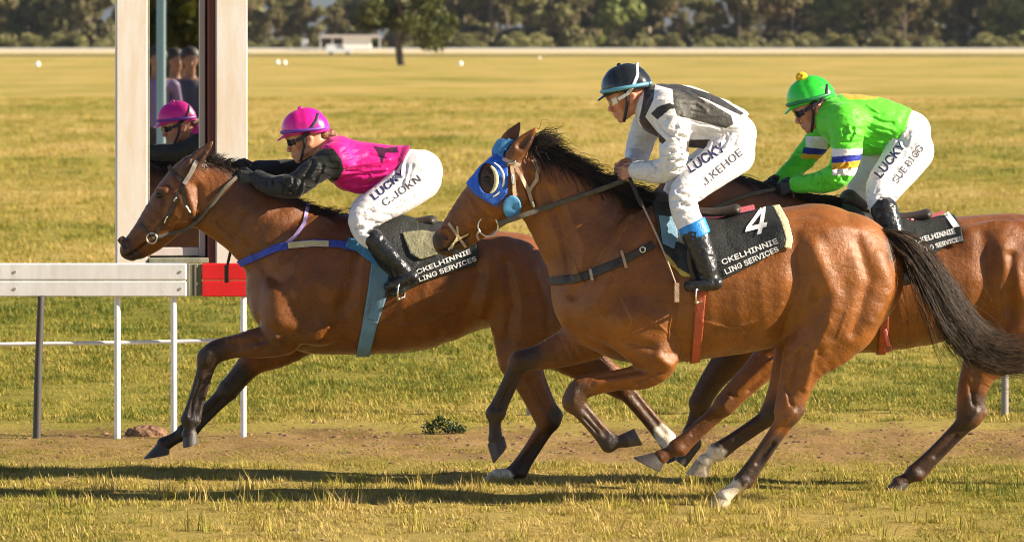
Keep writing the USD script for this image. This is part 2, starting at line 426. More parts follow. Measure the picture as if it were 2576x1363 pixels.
PINKROLL = plain('pink_pad_edge', (0.72, 0.16, 0.2), 0.6, 0.1, 30, 0.3, 200)
GREENPAD = plain('grey_green_pad', (0.17, 0.16, 0.095), 0.75, 0.3, 20, 0.6, 90)
ORANGEPRINT = plain('tan_highlight', (0.5, 0.26, 0.07), 0.6)

# ------------------------------------------------------------------ horses
BAY = np.array([0.19, 0.065, 0.0085])
RELIEF = 1.8
def horse_coat(m, d, dark, white, seed, tint):
    v = np.array(m.vertices); p = pixels(v, d)
    c = np.tile(BAY * np.array(tint), (len(v), 1))
    n = meshkit.fbm(v * 2.2, 3, seed)[:, None] - 0.5
    c = c * (1 + 0.5 * n)
    for line, width, amt, col, *lat in dark:
        w = amt * np.exp(-(seg_dist(p, line) / width) ** 4)
        if lat: w = w * np.clip(((v[:, 1] - d) * lat[0] + 0.02) / 0.04, 0, 1)
        w = w[:, None]
        c = c * (1 - w) + np.array(col) * w
    for line, width, lat in white:
        e = seg_dist(p, line) / width + 0.7 * (meshkit.fbm(v * 40, 2, seed + 3) - 0.5)
        w = np.clip((1.15 - e) / 0.3, 0, 1) * np.clip(((v[:, 1] - d) * lat + 0.01) / 0.02, 0, 1)
        w = w[:, None]
        c = c * (1 - w) + np.array([0.62, 0.57, 0.5]) * w
    return c
BLK = (0.013, 0.008, 0.006)
DRK = (0.06, 0.024, 0.012)

def hoof(t, d, y, toe, heel, cf, cb, mat, w=0.055):
    """horn capsule: sole from toe to heel, coronet from cf to cb (picture points)"""
    toe = (toe[0] + .08 * (heel[0] - toe[0]), toe[1] + .08 * (heel[1] - toe[1]))
    T, H, A, B = (W(*q, d, y) for q in (toe, heel, cf, cb))
    rings, a = [], np.arange(20) * 2 * np.pi / 20
    for s, g in ((0, 0.80), (0.06, 0.90), (0.5, 0.96), (0.9, 1.04), (1.0, 1.0), (1.0, 0.55)):
        c, e = (1 - s) * (A + B) / 2 + s * (T + H) / 2, ((1 - s) * (A - B) + s * (T - H)) / 2
        gg = g if s < 1 or g == 0.55 else g
        r = c + gg * np.cos(a)[:, None] * e + (np.sin(a) * w * (0.72 + 0.28 * s) * gg)[:, None] * np.array([0, 1.0, 0])
        rings.append(r)
    v = np.vstack(rings); k = np.arange(20); f = []
    for i in range(len(rings) - 1):
        q = np.stack([i * 20 + k, i * 20 + (k + 1) % 20, i * 20 + 20 + (k + 1) % 20, i * 20 + 20 + k], 1)
        f += [q[:, [0, 1, 2]], q[:, [0, 2, 3]]]
    n = len(v); v = np.vstack([v, rings[0].mean(0), rings[-1].mean(0)])
    L = (len(rings) - 1) * 20
    f += [np.stack([np.full(20, n), (k + 1) % 20, k], 1), np.stack([np.full(20, n + 1), L + k, L + (k + 1) % 20], 1)]
    m = trimesh.Trimesh(v, np.vstack(f), process=False); trimesh.repair.fix_normals(m)
    obj('hoof', m, mat, t, smooth=40)
def eye(t, d, cs, px, py, r=0.021, mat=EYE):
    for s in (-1, 1):
        x, _, z = W(px, py, d)
        y = cs.hit([(x, z)], s)[0]
        e = trimesh.creation.icosphere(2, r); e.apply_scale([1.25, 0.8, 0.85]); e.apply_translation([x, y - s * r * 0.35, z])
        obj('eye', e, mat, t, smooth=True)
def hair_on(roots, dirs, length, seed, droop=0.3, k=9, curl=0.02, lag=0.5):
    """strands from the roots that start along dirs and stream back (+x) and down"""
    g = np.random.default_rng(seed)
    n = len(roots)
    L = length * (0.55 + 0.6 * g.random(n))
    ph, fr = g.random((n, 2)) * 6.28, 3 + 4 * g.random(n)
    p, out = roots.copy(), [roots.copy()]
    v = dirs + g.normal(0, 0.12, (n, 3))
    for i in range(1, k):
        s = i / (k - 1)
        v = v / np.linalg.norm(v, axis=1, keepdims=True)
        v = v + np.array([lag, 0, -droop])[None] * 0.35 + g.normal(0, 0.04, (n, 3))
        step = (L / (k - 1))[:, None] * v / np.linalg.norm(v, axis=1, keepdims=True)
        p = p + step + curl * np.stack([np.sin(ph[:, 0] + fr * s * 3), 0.7 * np.cos(ph[:, 1] + fr * s * 2), np.sin(ph[:, 1] + fr * s * 3)], 1) * (L / (k - 1))[:, None]
        out.append(p.copy())
    return np.stack(out, 1)
def crest(line, d, n, seed, spread=0.02):
    """n places scattered along the neck's top line and their directions"""
    g = np.random.default_rng(seed)
    a = np.array([W(*q, d) for q in line]); t = np.r_[0, np.cumsum(np.linalg.norm(np.diff(a, axis=0), axis=1))]
    u = np.sort(g.random(n)) * t[-1]
    p = np.stack([np.interp(u, t, a[:, i]) for i in range(3)], 1)
    p[:, 1] += g.normal(0, spread, n); p[:, 2] -= 0.012 + 0.02 * g.random(n)
    return p
def ear(fig, rows, y, tip_y=None):
    rows = np.array(rows, float)
    ys = np.linspace(y, y if tip_y is None else tip_y, len(rows))
    fig.chain([(a, b, r, max(0.006, 0.62 * r / fig.sc), q) for (a, b, r), q in zip(rows, ys)], 0.012)
    fig.chain([(a - 0.15 * r, b - .1 * r, 0.55 * r, 0.014, q + math.copysign(0.02, q)) for (a, b, r), q in zip(rows[1:], ys[1:])], 0.008, 'sub')

def face_details(fig, eyepx, nostril, mouth, crestline):
    ex, ey = eyepx
    s = fig.sc
    for sd in (-1, 1):
        fig.chain([(ex - 2, ey - 9, 10, .016, sd * .066), (ex + 16, ey - 9, 10, .016, sd * .078)], 0.022)          # brow ridge
        fig.chain([(ex, ey + 2, 7, .010, sd * .092)], 0.012, 'sub')
        fig.chain([(nostril[0] - 5, nostril[1] - 8, 10, .012, sd * .04), (nostril[0] + 8, nostril[1] + 8, 9, .012, sd * .045)], 0.014)
        fig.chain([(nostril[0], nostril[1] - 7, 6, .016, sd * .058), (nostril[0] + 5, nostril[1] + 7, 6, .016, sd * .058)], 0.008, 'sub')
        fig.chain([(*q, 6, .01, sd * .066) for q in crestline], 0.018)                                              # facial crest
        fig.chain([(*q, 2.6, .02, sd * .045) for q in mouth], 0.006, 'sub')

def lower_leg(F, J, f, c, y, w=1.0):
    """cannon bone with the tendon behind it, fetlock with its sesamoids, pastern and coronet"""
    J, f, c = (np.array(q, float) for q in (J, f, c))
    def off(a, b, q):
        u = (b - a) / np.hypot(*(b - a)); n = np.array([-u[1], u[0]]); n = n if n[0] > 0 else -n
        return a + n * q, b + n * q
    row = lambda q, r, wd: (q[0], q[1], r, wd * w, y)
    a, b = off(J, f, -5)
    F.chain([row(a, 24, .042), row(a + .22 * (b - a), 15.5, .028), row(a + .6 * (b - a), 14, .026), row(b, 18, .032)], .012)
    a, b = off(J, f, 14)
    F.chain([row(a, 12, .024), row(a + .3 * (b - a), 8.5, .016), row(a + .7 * (b - a), 9, .017), row(b - .03 * (b - a), 14, .026)], .010)
    F.chain([row(f, 20.5, .036)], .014)
    e = f + .55 * (c - f)
    F.chain([row(f, 19, .034), row(e, 15.5, .030), row(c, 19.5, .040)], .012)
# ---- the leading horse
def build_horse_a():
    d = 29.6
    F = Figure(d, 270, 1740, 330, 1240, 0.42, 0.0088)
    F.chain([(734, 745, 98, .19), (804, 715, 176, .24), (920, 715, 177, .275), (1040, 720, 162, .285), (1150, 705, 137, .275), (1240, 700, 120, .265), (1290, 702, 117, .25)], 0.03)
    F.chain([(500, 480, 84, .078), (560, 505, 94, .09), (630, 547, 100, .11), (706, 606, 116, .145), (784, 690, 138, .19)], 0.04)
    F.chain([(490, 437, 48, .068), (453, 503, 67, .098), (411, 545, 52, .082), (372, 590, 41, .064), (343, 615, 32, .056), (328, 625, 26, .055)], 0.025)
    F.chain([(470, 520, 56, .10), (440, 555, 34, .075), (390, 610, 22, .05), (352, 637, 15, .042)], 0.02)
    F.chain([(322, 634, 19, .05), (333, 645, 12, .042)], 0.015)
    face_details(F, (404, 490), (312, 612), [(300, 652), (330, 637), (352, 622), (368, 610)], [(432, 535), (405, 560), (380, 585)])
    ear(F, [(470, 430, 18), (494, 404, 18), (518, 378, 11), (538, 354, 3)], -0.055)
    ear(F, [(464, 428, 17), (486, 404, 17), (510, 380, 11), (530, 358, 3)], 0.055)
    # shoulders and near fore leg
    for s in (-1, 1):
        F.chain([(800, 590, 50, .05, s * .13), (760, 690, 80, .08, s * .15), (740, 770, 78, .09, s * .16)], 0.04)
        F.chain([(860, 700, 70, .06, s * .18), (800, 800, 64, .075, s * .17)], 0.05)
        F.chain([(700, 770, 64, .09, s * .09)], .04)
        F.chain([(1260, 660, 70, .08, s * .17), (1310, 730, 98, .12, s * .14), (1332, 790, 92, .115, s * .14)], 0.05)
        F.chain([(1195, 640, 38, .04, s * .19)], .06)
    F.chain([(725, 810, 76, .10, -.15), (692, 850, 44, .07, -.15), (640, 860, 37, .058, -.15), (590, 868, 29, .05, -.14), (548, 880, 29, .05, -.14), (528, 895, 28, .048, -.14)], 0.025)
    lower_leg(F, (527, 900), (481, 1052), (480, 1086), -.14)
    F.chain([(740, 850, 58, .09, .14), (690, 885, 46, .07, .15), (640, 908, 37, .06, .15), (602, 948, 28, .05, .15), (572, 984, 27, .048, .15)], 0.025)
    lower_leg(F, (571, 986), (462, 1092), (408, 1122), .15)
    F.chain([(1320, 770, 92, .115, -.14), (1318, 850, 76, .10, -.14), (1308, 900, 56, .08, -.14), (1326, 940, 43, .065, -.14), (1352, 995, 36, .055, -.14), (1378, 1048, 34, .05, -.14)], 0.025)
    lower_leg(F, (1380, 1056), (1298, 1181), (1252, 1192), -.14, 1.05)
    F.chain([(1360, 1000, 16, .03, -.14), (1402, 1038, 13, .024, -.14)], .02)
    F.chain([(1330, 780, 90, .11, .14), (1400, 860, 70, .09, .14), (1480, 920, 48, .065, .14), (1562, 972, 36, .052, .14)], 0.025)
    lower_leg(F, (1566, 978), (1680, 1114), (1690, 1134), .14, 1.05)
    m = F.f.mesh()
    relief(m, d, [([(930, 800), (1000, 815), (1090, 800), (1150, 770)], 3.5, .003), ([(800, 800), (860, 840), (900, 850)], 3, .0025), ([(560, 560), (600, 590), (640, 650)], 3.5, .003), ([(395, 560), (425, 540), (450, 548)], 3, .0022), ([(420, 600), (445, 565), (470, 556)], 3, .002), ([(700, 690), (760, 600), (830, 560)], 22, -.010), ([(690, 730), (700, 800)], 26, .012), ([(760, 730), (800, 700), (850, 720)], 30, .010), ([(850, 800), (800, 830), (770, 850)], 20, .008), ([(905, 620), (880, 740), (830, 840)], 18, -.012),
                  ([(1205, 680), (1180, 760), (1150, 820)], 20, -.010), ([(1235, 640), (1225, 720), (1205, 790)], 18, .009), ([(1270, 660), (1290, 760), (1270, 860)], 14, -.010), ([(1340, 680), (1370, 760), (1370, 830)], 16, .008),
                  ([(560, 560), (640, 640), (690, 700)], 14, -.007), ([(620, 520), (700, 560), (800, 600)], 24, .006), ([(500, 470), (505, 540)], 10, -.008),
                  ([(640, 835), (580, 850)], 8, .005), ([(680, 850), (600, 872)], 7, -.005), ([(950, 700), (960, 840)], 12, .0018), ([(1010, 690), (1020, 830)], 12, .0018), ([(1070, 690), (1080, 820)], 12, .0018),
                  ([(508, 950), (490, 1000), (484, 1040)], 4, -.005), ([(1362, 1085), (1328, 1135), (1302, 1170)], 4, -.005), ([(1385, 1050), (1365, 1030)], 8, .004), ([(528, 885), (520, 905)], 8, .005), ([(1335, 950), (1365, 1010)], 5, -.005), ([(655, 850), (590, 862)], 4, -.005), ([(700, 842), (650, 868)], 5, .005), ([(560, 1000), (510, 1050)], 4, -.004), ([(430, 470), (410, 540), (360, 600)], 8, -.003), ([(470, 470), (490, 530), (470, 560)], 9, .005)])
    dark = [([(540, 885), (512, 942), (489, 1003), (482, 1050), (480, 1090)], 44, .92, BLK), ([(600, 950), (532, 1030), (463, 1092), (410, 1125)], 40, .95, BLK),
            ([(690, 860), (590, 870)], 34, .45, DRK), ([(1400, 1040), (1395, 1085), (1340, 1140), (1299, 1181), (1262, 1195)], 28, .93, BLK), ([(1390, 960), (1420, 1040)], 22, .6, BLK), ([(1562, 972), (1615, 1042), (1655, 1090)], 30, .7, BLK),
            ([(306, 612), (322, 640), (345, 650)], 24, .85, BLK), ([(404, 490)], 15, .8, BLK), ([(870, 530), (700, 480), (560, 405), (500, 390)], 30, .85, BLK), ([(470, 425), (538, 353)], 22, .7, DRK),
            ([(870, 540), (1000, 570)], 60, .5, DRK), ([(440, 440), (390, 520), (330, 590)], 22, .35, DRK), ([(690, 560), (580, 500)], 60, .35, DRK)]
    col = horse_coat(m, d, dark, [([(1262, 1196), (1240, 1200)], 27, -1), ([(1668, 1096), (1690, 1120)], 24, 1)], 3, (0.88, .82, .76))
    t = thing('horse', 'dark bay racehorse in the lead, ears pinned back, blue breastplate, under the pink jockey', 'horse', W(920, 1100, d))
    obj('body', m, COAT, t, True, col)
    hoof(t, d, -.14, (462, 1122), (502, 1110), (461, 1088), (500, 1078), HORN)
    hoof(t, d, .15, (350, 1160), (420, 1148), (392, 1116), (426, 1124), HORN)
    hoof(t, d, -.14, (1200, 1212), (1262, 1215), (1230, 1180), (1272, 1190), PALEHORN)
    hoof(t, d, .14, (1676, 1172), (1716, 1152), (1666, 1136), (1708, 1126), HORN)
    cs = Caster(m)
    eye(t, d, cs, 404, 490)
    r = crest([(480, 405), (510, 393), (560, 410), (620, 445), (700, 487), (790, 522), (860, 540)], d, 1700, 1)
    g = np.random.default_rng(5)
    dr = np.stack([np.full(len(r), .9), g.normal(-.25, .35, len(r)), g.normal(.28, .3, len(r))], 1)
    up = g.random(len(r)) < .16
    fly = hair_on(r[up] + [0, 0, .01], np.stack([.5 + 0 * r[up][:, 0], g.normal(0, .3, up.sum()), .5 + g.normal(0, .35, up.sum())], 1), .10, 31, .45, curl=.5, lag=.4)
    r2 = crest([(500, 392), (530, 398), (590, 425)], d, 160, 41, .02)
    fly2 = hair_on(r2, np.stack([.5 + 0 * r2[:, 0], g.normal(0, .3, 160), .75 + g.normal(0, .3, 160)], 1), .10, 32, .35, curl=.6, lag=.3)
    curves('mane', np.vstack([hair_on(r, dr, 0.12, 11, .55, curl=.15), fly, fly2]), np.linspace(.0042, .0012, 9), HAIR, t)
    r = crest([(1396, 640), (1412, 690)], d, 700, 2, .025)
    curves('tail', hair_on(r + [.0, 0, .03], np.tile([1.0, 0, -.35], (len(r), 1)), 0.62, 12, .7, 12), np.linspace(.005, .002, 12), HAIR, t)
    return t, d, cs, m

# ---- the nearest horse, number 4
def build_horse_b():
    d = 28.0
    F = Figure(d, 1060, 2330, 290, 1300, 0.43, 0.0085)
    F.chain([(1500, 750, 99, .19), (1600, 718, 194, .245), (1720, 728, 181, .285), (1840, 722, 170, .295), (1960, 696, 171, .29), (2050, 690, 178, .28), (2112, 692, 161, .26)], 0.03)
    F.chain([(1345, 455, 84, .085), (1396, 497, 98, .098), (1450, 555, 118, .118), (1512, 622, 145, .155), (1580, 700, 160, .2)], 0.05)
    F.chain([(1305, 420, 50, .07), (1262, 476, 76, .104), (1210, 522, 62, .084), (1168, 560, 47, .064), (1137, 590, 37, .056), (1120, 604, 33, .055)], 0.025)
    F.chain([(1282, 492, 56, .104), (1250, 535, 36, .075), (1205, 578, 24, .05), (1162, 613, 17, .042)], 0.02)
    F.chain([(1114, 622, 20, .05), (1130, 634, 12, .042)], 0.015)
    face_details(F, (1227, 449), (1118, 590), [(1090, 632), (1125, 624), (1155, 607), (1180, 590)], [(1248, 498), (1218, 528), (1185, 558)])
    ear(F, [(1290, 398, 22), (1312, 366, 21), (1333, 340, 12), (1348, 323, 4)], -0.055, -.075)
    ear(F, [(1262, 385, 22), (1281, 352, 21), (1296, 328, 12), (1306, 311, 4)], 0.055, .065)
    for s in (-1, 1):
        F.chain([(1660, 560, 50, .05, s * .13), (1580, 670, 90, .08, s * .155), (1530, 770, 84, .09, s * .165)], 0.045)
        F.chain([(1690, 700, 76, .06, s * .19), (1640, 810, 70, .075, s * .18)], 0.05)
        F.chain([(1470, 770, 68, .09, s * .09)], .05)
        F.chain([(2030, 640, 90, .09, s * .18), (2110, 720, 125, .12, s * .135), (2110, 790, 100, .12, s * .14)], 0.05)
        F.chain([(1965, 600, 34, .035, s * .19)], .08)
    F.chain([(1600, 800, 95, .11, -.16), (1640, 858, 74, .10, -.16), (1652, 905, 47, .075, -.16), (1604, 943, 33, .055, -.15), (1545, 952, 26, .048, -.15), (1460, 972, 29, .05, -.15), (1441, 1003, 29, .048, -.15)], 0.025)
    lower_leg(F, (1443, 1008), (1531, 1110), (1572, 1101), -.15)
    F.chain([(1500, 820, 84, .10, .14), (1440, 872, 50, .075, .15), (1395, 890, 41, .062, .15), (1345, 905, 31, .052, .15), (1306, 912, 28, .048, .15)], 0.025)
    lower_leg(F, (1304, 918), (1243, 1046), (1246, 1108), .15)
    F.chain([(2100, 770, 110, .125, -.14), (2075, 830, 92, .11, -.14), (2040, 872, 72, .09, -.15), (2011, 922, 51, .075, -.15), (1993, 975, 41, .06, -.15), (1978, 1030, 36, .054, -.15)], 0.025)
    lower_leg(F, (1976, 1044), (1864, 1204), (1820, 1240), -.15, 1.1)
    F.chain([(1985, 985, 16, .03, -.15), (2006, 1026, 13, .024, -.15)], .02)
    F.chain([(2090, 780, 105, .12, .14), (2040, 850, 82, .10, .15), (1998, 915, 51, .07, .15), (1975, 985, 40, .058, .15), (1950, 1040, 34, .052, .15)], 0.025)
    lower_leg(F, (1946, 1046), (1803, 1142), (1776, 1164), .15, 1.1)
    m = F.f.mesh()
    relief(m, d, [([(1760, 800), (1830, 820), (1910, 800), (1960, 760)], 3.5, .003), ([(1640, 800), (1700, 850), (1740, 860)], 3, .0025), ([(1420, 600), (1440, 650), (1470, 720)], 3.5, .003), ([(1195, 570), (1225, 548), (1255, 552)], 3, .0025), ([(2080, 800), (2050, 860), (2020, 920)], 3.5, .003), ([(2120, 780), (2100, 840), (2060, 880)], 3, .0025), ([(1560, 740), (1590, 800), (1580, 850)], 3, .0025), ([(1640, 540), (1570, 640), (1500, 760)], 24, .010), ([(1590, 500), (1500, 640), (1440, 740)], 16, -.012), ([(1700, 640), (1700, 760), (1690, 880)], 20, -.012), ([(1560, 800), (1610, 770), (1660, 800)], 26, .008), ([(1570, 850), (1640, 870)], 12, -.007),
                  ([(1620, 940), (1500, 955)], 8, .005), ([(1610, 925), (1500, 945)], 6, -.004), ([(1430, 520), (1470, 620), (1460, 700)], 22, .008), ([(1380, 480), (1420, 600), (1430, 690)], 12, -.008),
                  ([(1990, 590), (2000, 700), (1970, 830)], 24, -.012), ([(1960, 560), (1985, 610)], 30, .004), ([(2040, 620), (2090, 740), (2060, 850)], 22, .010), ([(2150, 600), (2180, 700), (2140, 830)], 16, -.010), ([(2205, 640), (2230, 720), (2190, 800)], 18, .008),
                  ([(2080, 580), (2160, 570)], 26, .008), ([(2010, 880), (1985, 980)], 9, -.006), ([(2040, 880), (2020, 970)], 9, .006),
                  ([(1942, 1108), (1900, 1158)], 4, -.006), ([(1990, 1030), (1968, 1052)], 8, .006), ([(1970, 960), (1985, 1010)], 5, -.005), ([(1468, 1045), (1500, 1080)], 4, -.005), ([(1445, 980), (1440, 1000)], 8, .005), ([(1278, 985), (1256, 1030)], 4, -.005), ([(1890, 1085), (1850, 1108)], 4, -.005), ([(1660, 930), (1600, 955)], 5, -.006), ([(1650, 890), (1680, 910)], 14, .008), ([(1780, 720), (1790, 870)], 12, .0014), ([(1850, 710), (1860, 860)], 12, .0014), ([(1910, 700), (1920, 840)], 12, .0014), ([(1310, 440), (1320, 500), (1290, 545)], 9, .006), ([(1335, 440), (1340, 530)], 9, -.008)])
    dark = [([(1455, 980), (1441, 1003), (1500, 1085), (1532, 1110), (1580, 1100)], 34, .8, BLK), ([(1532, 1110), (1590, 1100)], 34, .95, BLK), ([(1330, 905), (1291, 945), (1243, 1046), (1246, 1120)], 38, .92, BLK),
            ([(1945, 1110), (1864, 1205)], 34, .92, BLK, -1), ([(1960, 1030), (1895, 1082), (1800, 1150)], 38, .9, BLK, 1), ([(2010, 1030), (1990, 1060)], 20, .7, BLK),
            ([(1098, 606), (1120, 632), (1160, 622)], 27, .85, BLK), ([(1231, 450)], 36, .88, BLK), ([(1640, 505), (1520, 455), (1400, 395), (1340, 365)], 26, .9, BLK), ([(1330, 345), (1290, 400)], 18, .55, DRK), ([(1305, 315), (1270, 380)], 18, .5, DRK),  # wide eye blob paints in the shade inside the hood's eye hole
            ([(1640, 520), (1560, 500)], 50, .5, DRK), ([(1430, 900), (1330, 905)], 30, .4, DRK), ([(2235, 590), (2240, 640)], 16, .7, BLK)]
    white = [([(1838, 1232), (1800, 1262)], 34, -1), ([(1795, 1152), (1757, 1180)], 32, 1)]
    col = horse_coat(m, d, dark, white, 8, (1.08, 1.06, 1.0))
    t = thing('horse', 'bright bay racehorse nearest the camera in a blue eye hood, wearing cloth number 4', 'horse', W(1720, 1180, d))
    obj('body', m, COAT, t, True, col)
    hoof(t, d, -.15, (1616, 1116), (1594, 1072), (1570, 1122), (1570, 1080), HORN)
    hoof(t, d, .15, (1238, 1174), (1274, 1130), (1222, 1122), (1270, 1100), HORN)
    hoof(t, d, -.15, (1762, 1274), (1826, 1275), (1798, 1232), (1840, 1244), PALEHORN)
    hoof(t, d, .15, (1722, 1196), (1782, 1205), (1750, 1160), (1794, 1174), PALEHORN)
    cs = Caster(m)
    eye(t, d, cs, 1227, 449, .023)
    g = np.random.default_rng(6)
    r = crest([(1325, 365), (1345, 362), (1390, 392), (1450, 424), (1520, 455), (1590, 485), (1650, 505)], d, 2300, 3)
    dr = np.stack([np.full(len(r), .9), g.normal(-.35, .3, len(r)), g.normal(.38, .3, len(r))], 1)
    up = g.random(len(r)) < .2
    cl = np.repeat(g.normal(0, .4, 60), 60)[:len(r)]
    fly = hair_on(r[up], np.stack([.6 + 0 * r[up][:, 0], g.normal(0, .3, up.sum()), .55 + cl[up] + g.normal(0, .12, up.sum())], 1), .19, 33, .5, curl=.5, lag=.4)
    curves('mane', np.vstack([hair_on(r, dr + np.stack([0 * cl, .5 * cl, .7 * cl], 1), 0.19, 13, .5, curl=.2), fly, hair_on(r[g.random(len(r)) < .22] - [0, .03, .02], np.array([[.55, -.5, -.1]]), .17, 14, 1.6, lag=.3)]), np.linspace(.0042, .0012, 9), HAIR, t)
    r = crest([(1322, 360), (1345, 362)], d, 260, 4, .012)
    curves('forelock', hair_on(r, np.stack([.5 + g.normal(0, .2, len(r)), g.normal(0, .25, len(r)), .8 + g.normal(0, .3, len(r))], 1), 0.17, 15, .3, curl=.6, lag=.4), np.linspace(.004, .0013, 9), HAIR, t)
    # tail: streams back and curls up at its end
    g = np.random.default_rng(9)
    core = np.array([W(x, y, d) for x, y in [(2228, 590), (2275, 612), (2330, 660), (2385, 730), (2440, 810), (2500, 868), (2580, 892), (2660, 870)]])
    n = 2100
    lock = np.repeat(g.normal(0, 1, (105, 3)), 20, 0)
    u = np.linspace(0, 1, 16)
    sp = PchipInterpolator(np.linspace(0, 1, len(core)), core)(u)
    low = g.random(n) ** 1.3
    L = 0.55 + 0.5 * g.random(n)
    off = np.stack([g.normal(0, .02, n), g.normal(0, .04, n), g.normal(0, .02, n)], 1) * .28 + lock * [.008, .022, .012]
    low = np.repeat(g.random(105) ** 1.4, 20) + g.normal(0, .06, n)
    L = np.repeat(.5 + .55 * g.random(105), 20) + g.normal(0, .05, n)
    fan = np.stack([-.12 * low - .03 * g.random(n), g.normal(0, .04, n), -.085 * low + .02 + g.normal(0, .010, n)], 1) * [1, .5, 1] + lock * [.022, .06, .026]
    lph = np.repeat(g.random(105) * 6.28, 20)
    S = []
    for i, uu in enumerate(u):
        q = PchipInterpolator(np.linspace(0, 1, 16), sp)(np.clip(uu * L, 0, 1))
        wv = uu * (1 - .35 * uu)
        S.append(q + off * (1 - .5 * uu) + fan * wv * 1.6 + .026 * np.sin(uu * 8 + lph)[:, None] * np.array([.4, .8, 1]) * uu)
    T = np.stack(S, 1)
    w = T[g.choice(len(T), 160)].copy(); uu = u[None, :, None]
    w = w + uu ** 1.3 * (g.normal(0, 1, (160, 1, 3)) * [.10, .10, .07] + [0, 0, -.05]) + .02 * np.sin(uu * 11 + g.random((160, 1, 1)) * 6.28) * uu * [.5, .5, 1]
    curves('tail', np.vstack([T, w]), np.linspace(.0036, .0012, 16), TAILHAIR, t)
    dock = Figure(d, 2180, 2400, 540, 760, .2, .008)
    dock.chain([(2215, 600, 24, .03), (2262, 618, 24, .035), (2310, 655, 16, .025)], .02)
    obj('dock', dock.f.mesh(), TAILHAIR, t, True)
    return t, d, cs, m

# ---- the trailing horse, number 1
def build_horse_c():
    d = 29.0
    F = Figure(d, 1540, 2840, 400, 1260, 0.42, 0.0092)
    F.chain([(2000, 735, 110, .2), (2085, 705, 183, .245), (2200, 715, 172, .28), (2310, 712, 158, .29), (2420, 695, 150, .29), (2540, 690, 153, .28), (2625, 692, 148, .26)], 0.03)
    F.chain([(1748, 490, 80, .085), (1830, 530, 94, .1), (1910, 580, 119, .12), (1990, 640, 144, .16), (2060, 700, 160, .2)], 0.05)
    F.chain([(1705, 490, 54, .07), (1680, 545, 66, .1), (1640, 590, 50, .08), (1605, 630, 38, .06), (1585, 655, 30, .055)], 0.025)
    for s in (-1, 1):
        F.chain([(2120, 570, 50, .05, s * .13), (2040, 680, 88, .08, s * .155), (1990, 770, 82, .09, s * .165)], 0.045)
        F.chain([(2150, 710, 74, .06, s * .19), (2090, 800, 66, .075, s * .18)], 0.05)
        F.chain([(2510, 640, 90, .09, s * .18), (2590, 720, 118, .12, s * .135), (2580, 790, 98, .12, s * .14)], 0.05)
        F.chain([(2440, 610, 34, .035, s * .19)], .08)
        F.chain([(1715, 450, 20, .014, s * .055), (1745, 412, 17, .012, s * .06), (1768, 396, 4, .006, s * .06)], .015)
    F.chain([(2020, 790, 85, .11, -.15), (1985, 850, 58, .08, -.16), (1935, 895, 44, .065, -.16), (1885, 945, 34, .055, -.16), (1840, 990, 30, .05, -.16), (1820, 1012, 28, .048, -.16)], 0.025)
    lower_leg(F, (1820, 1014), (1700, 1121), (1660, 1143), -.16)
    F.chain([(1960, 800, 82, .1, .14), (1890, 862, 52, .075, .15), (1832, 915, 40, .06, .15), (1785, 975, 30, .05, .15), (1762, 1020, 28, .048, .15)], 0.025)
    lower_leg(F, (1762, 1022), (1740, 1096), (1748, 1118), .15)
    F.chain([(2585, 770, 108, .125, -.14), (2540, 835, 92, .11, -.14), (2490, 880, 68, .09, -.14), (2456, 928, 45, .07, -.14), (2437, 990, 37, .058, -.14), (2433, 1040, 34, .052, -.14)], 0.025)
    lower_leg(F, (2432, 1048), (2295, 1185), (2256, 1210), -.14, 1.1)
    F.chain([(2445, 990, 16, .03, -.14), (2466, 1032, 13, .024, -.14)], .02)
    F.chain([(2620, 770, 105, .12, .14), (2670, 850, 78, .1, .14), (2710, 930, 45, .06, .14), (2760, 990, 34, .05, .14), (2790, 1060, 22, .038, .14), (2812, 1110, 22, .04, .14)], 0.025)
    m = F.f.mesh()
    relief(m, d, [([(2100, 560), (2030, 660), (1970, 780)], 24, .010), ([(2160, 650), (2160, 770), (2140, 880)], 20, -.012), ([(2460, 590), (2470, 700), (2450, 830)], 24, -.012), ([(2430, 570), (2450, 620)], 30, .004), ([(2510, 620), (2560, 740)], 22, .010), ([(2530, 640), (2530, 800), (2490, 860)], 12, -.012),
                  ([(2400, 1090), (2345, 1142)], 4, -.006), ([(2450, 1030), (2425, 1060)], 8, .006), ([(2430, 960), (2440, 1010)], 5, -.005), ([(1780, 1048), (1738, 1085)], 4, -.005), ([(1830, 995), (1815, 1015)], 8, .005), ([(2450, 900), (2440, 980)], 9, -.006), ([(2250, 720), (2260, 850)], 12, .0014), ([(2320, 710), (2330, 840)], 12, .0014), ([(1930, 900), (1850, 980)], 8, .006), ([(1960, 900), (1880, 975)], 7, -.005)])
    dark = [([(1830, 1005), (1700, 1122), (1660, 1145)], 26, .45, BLK), ([(1830, 915), (1762, 1020), (1745, 1120)], 50, .75, BLK, 1), ([(2450, 1010), (2402, 1095), (2250, 1212)], 36, .85, BLK), ([(2130, 495), (1911, 462), (1760, 410)], 26, .9, BLK), ([(2060, 500), (1860, 460)], 50, .4, DRK), ([(2720, 940), (2815, 1110)], 40, .8, BLK)]
    col = horse_coat(m, d, dark, [], 15, (.95, .9, .85))
    t = thing('horse', 'bay racehorse at the back, cut by the right edge, under the green jockey', 'horse', W(2250, 1150, d))
    obj('body', m, COAT, t, True, col)
    hoof(t, d, -.16, (1584, 1142), (1656, 1180), (1640, 1130), (1672, 1158), HORN)
    hoof(t, d, .15, (1697, 1158), (1726, 1180), (1742, 1106), (1768, 1128), HORN)
    hoof(t, d, -.14, (2212, 1229), (2264, 1230), (2246, 1196), (2286, 1212), HORN)
    hoof(t, d, .14, (2830, 1160), (2850, 1130), (2800, 1122), (2836, 1108), HORN)
    g = np.random.default_rng(16)
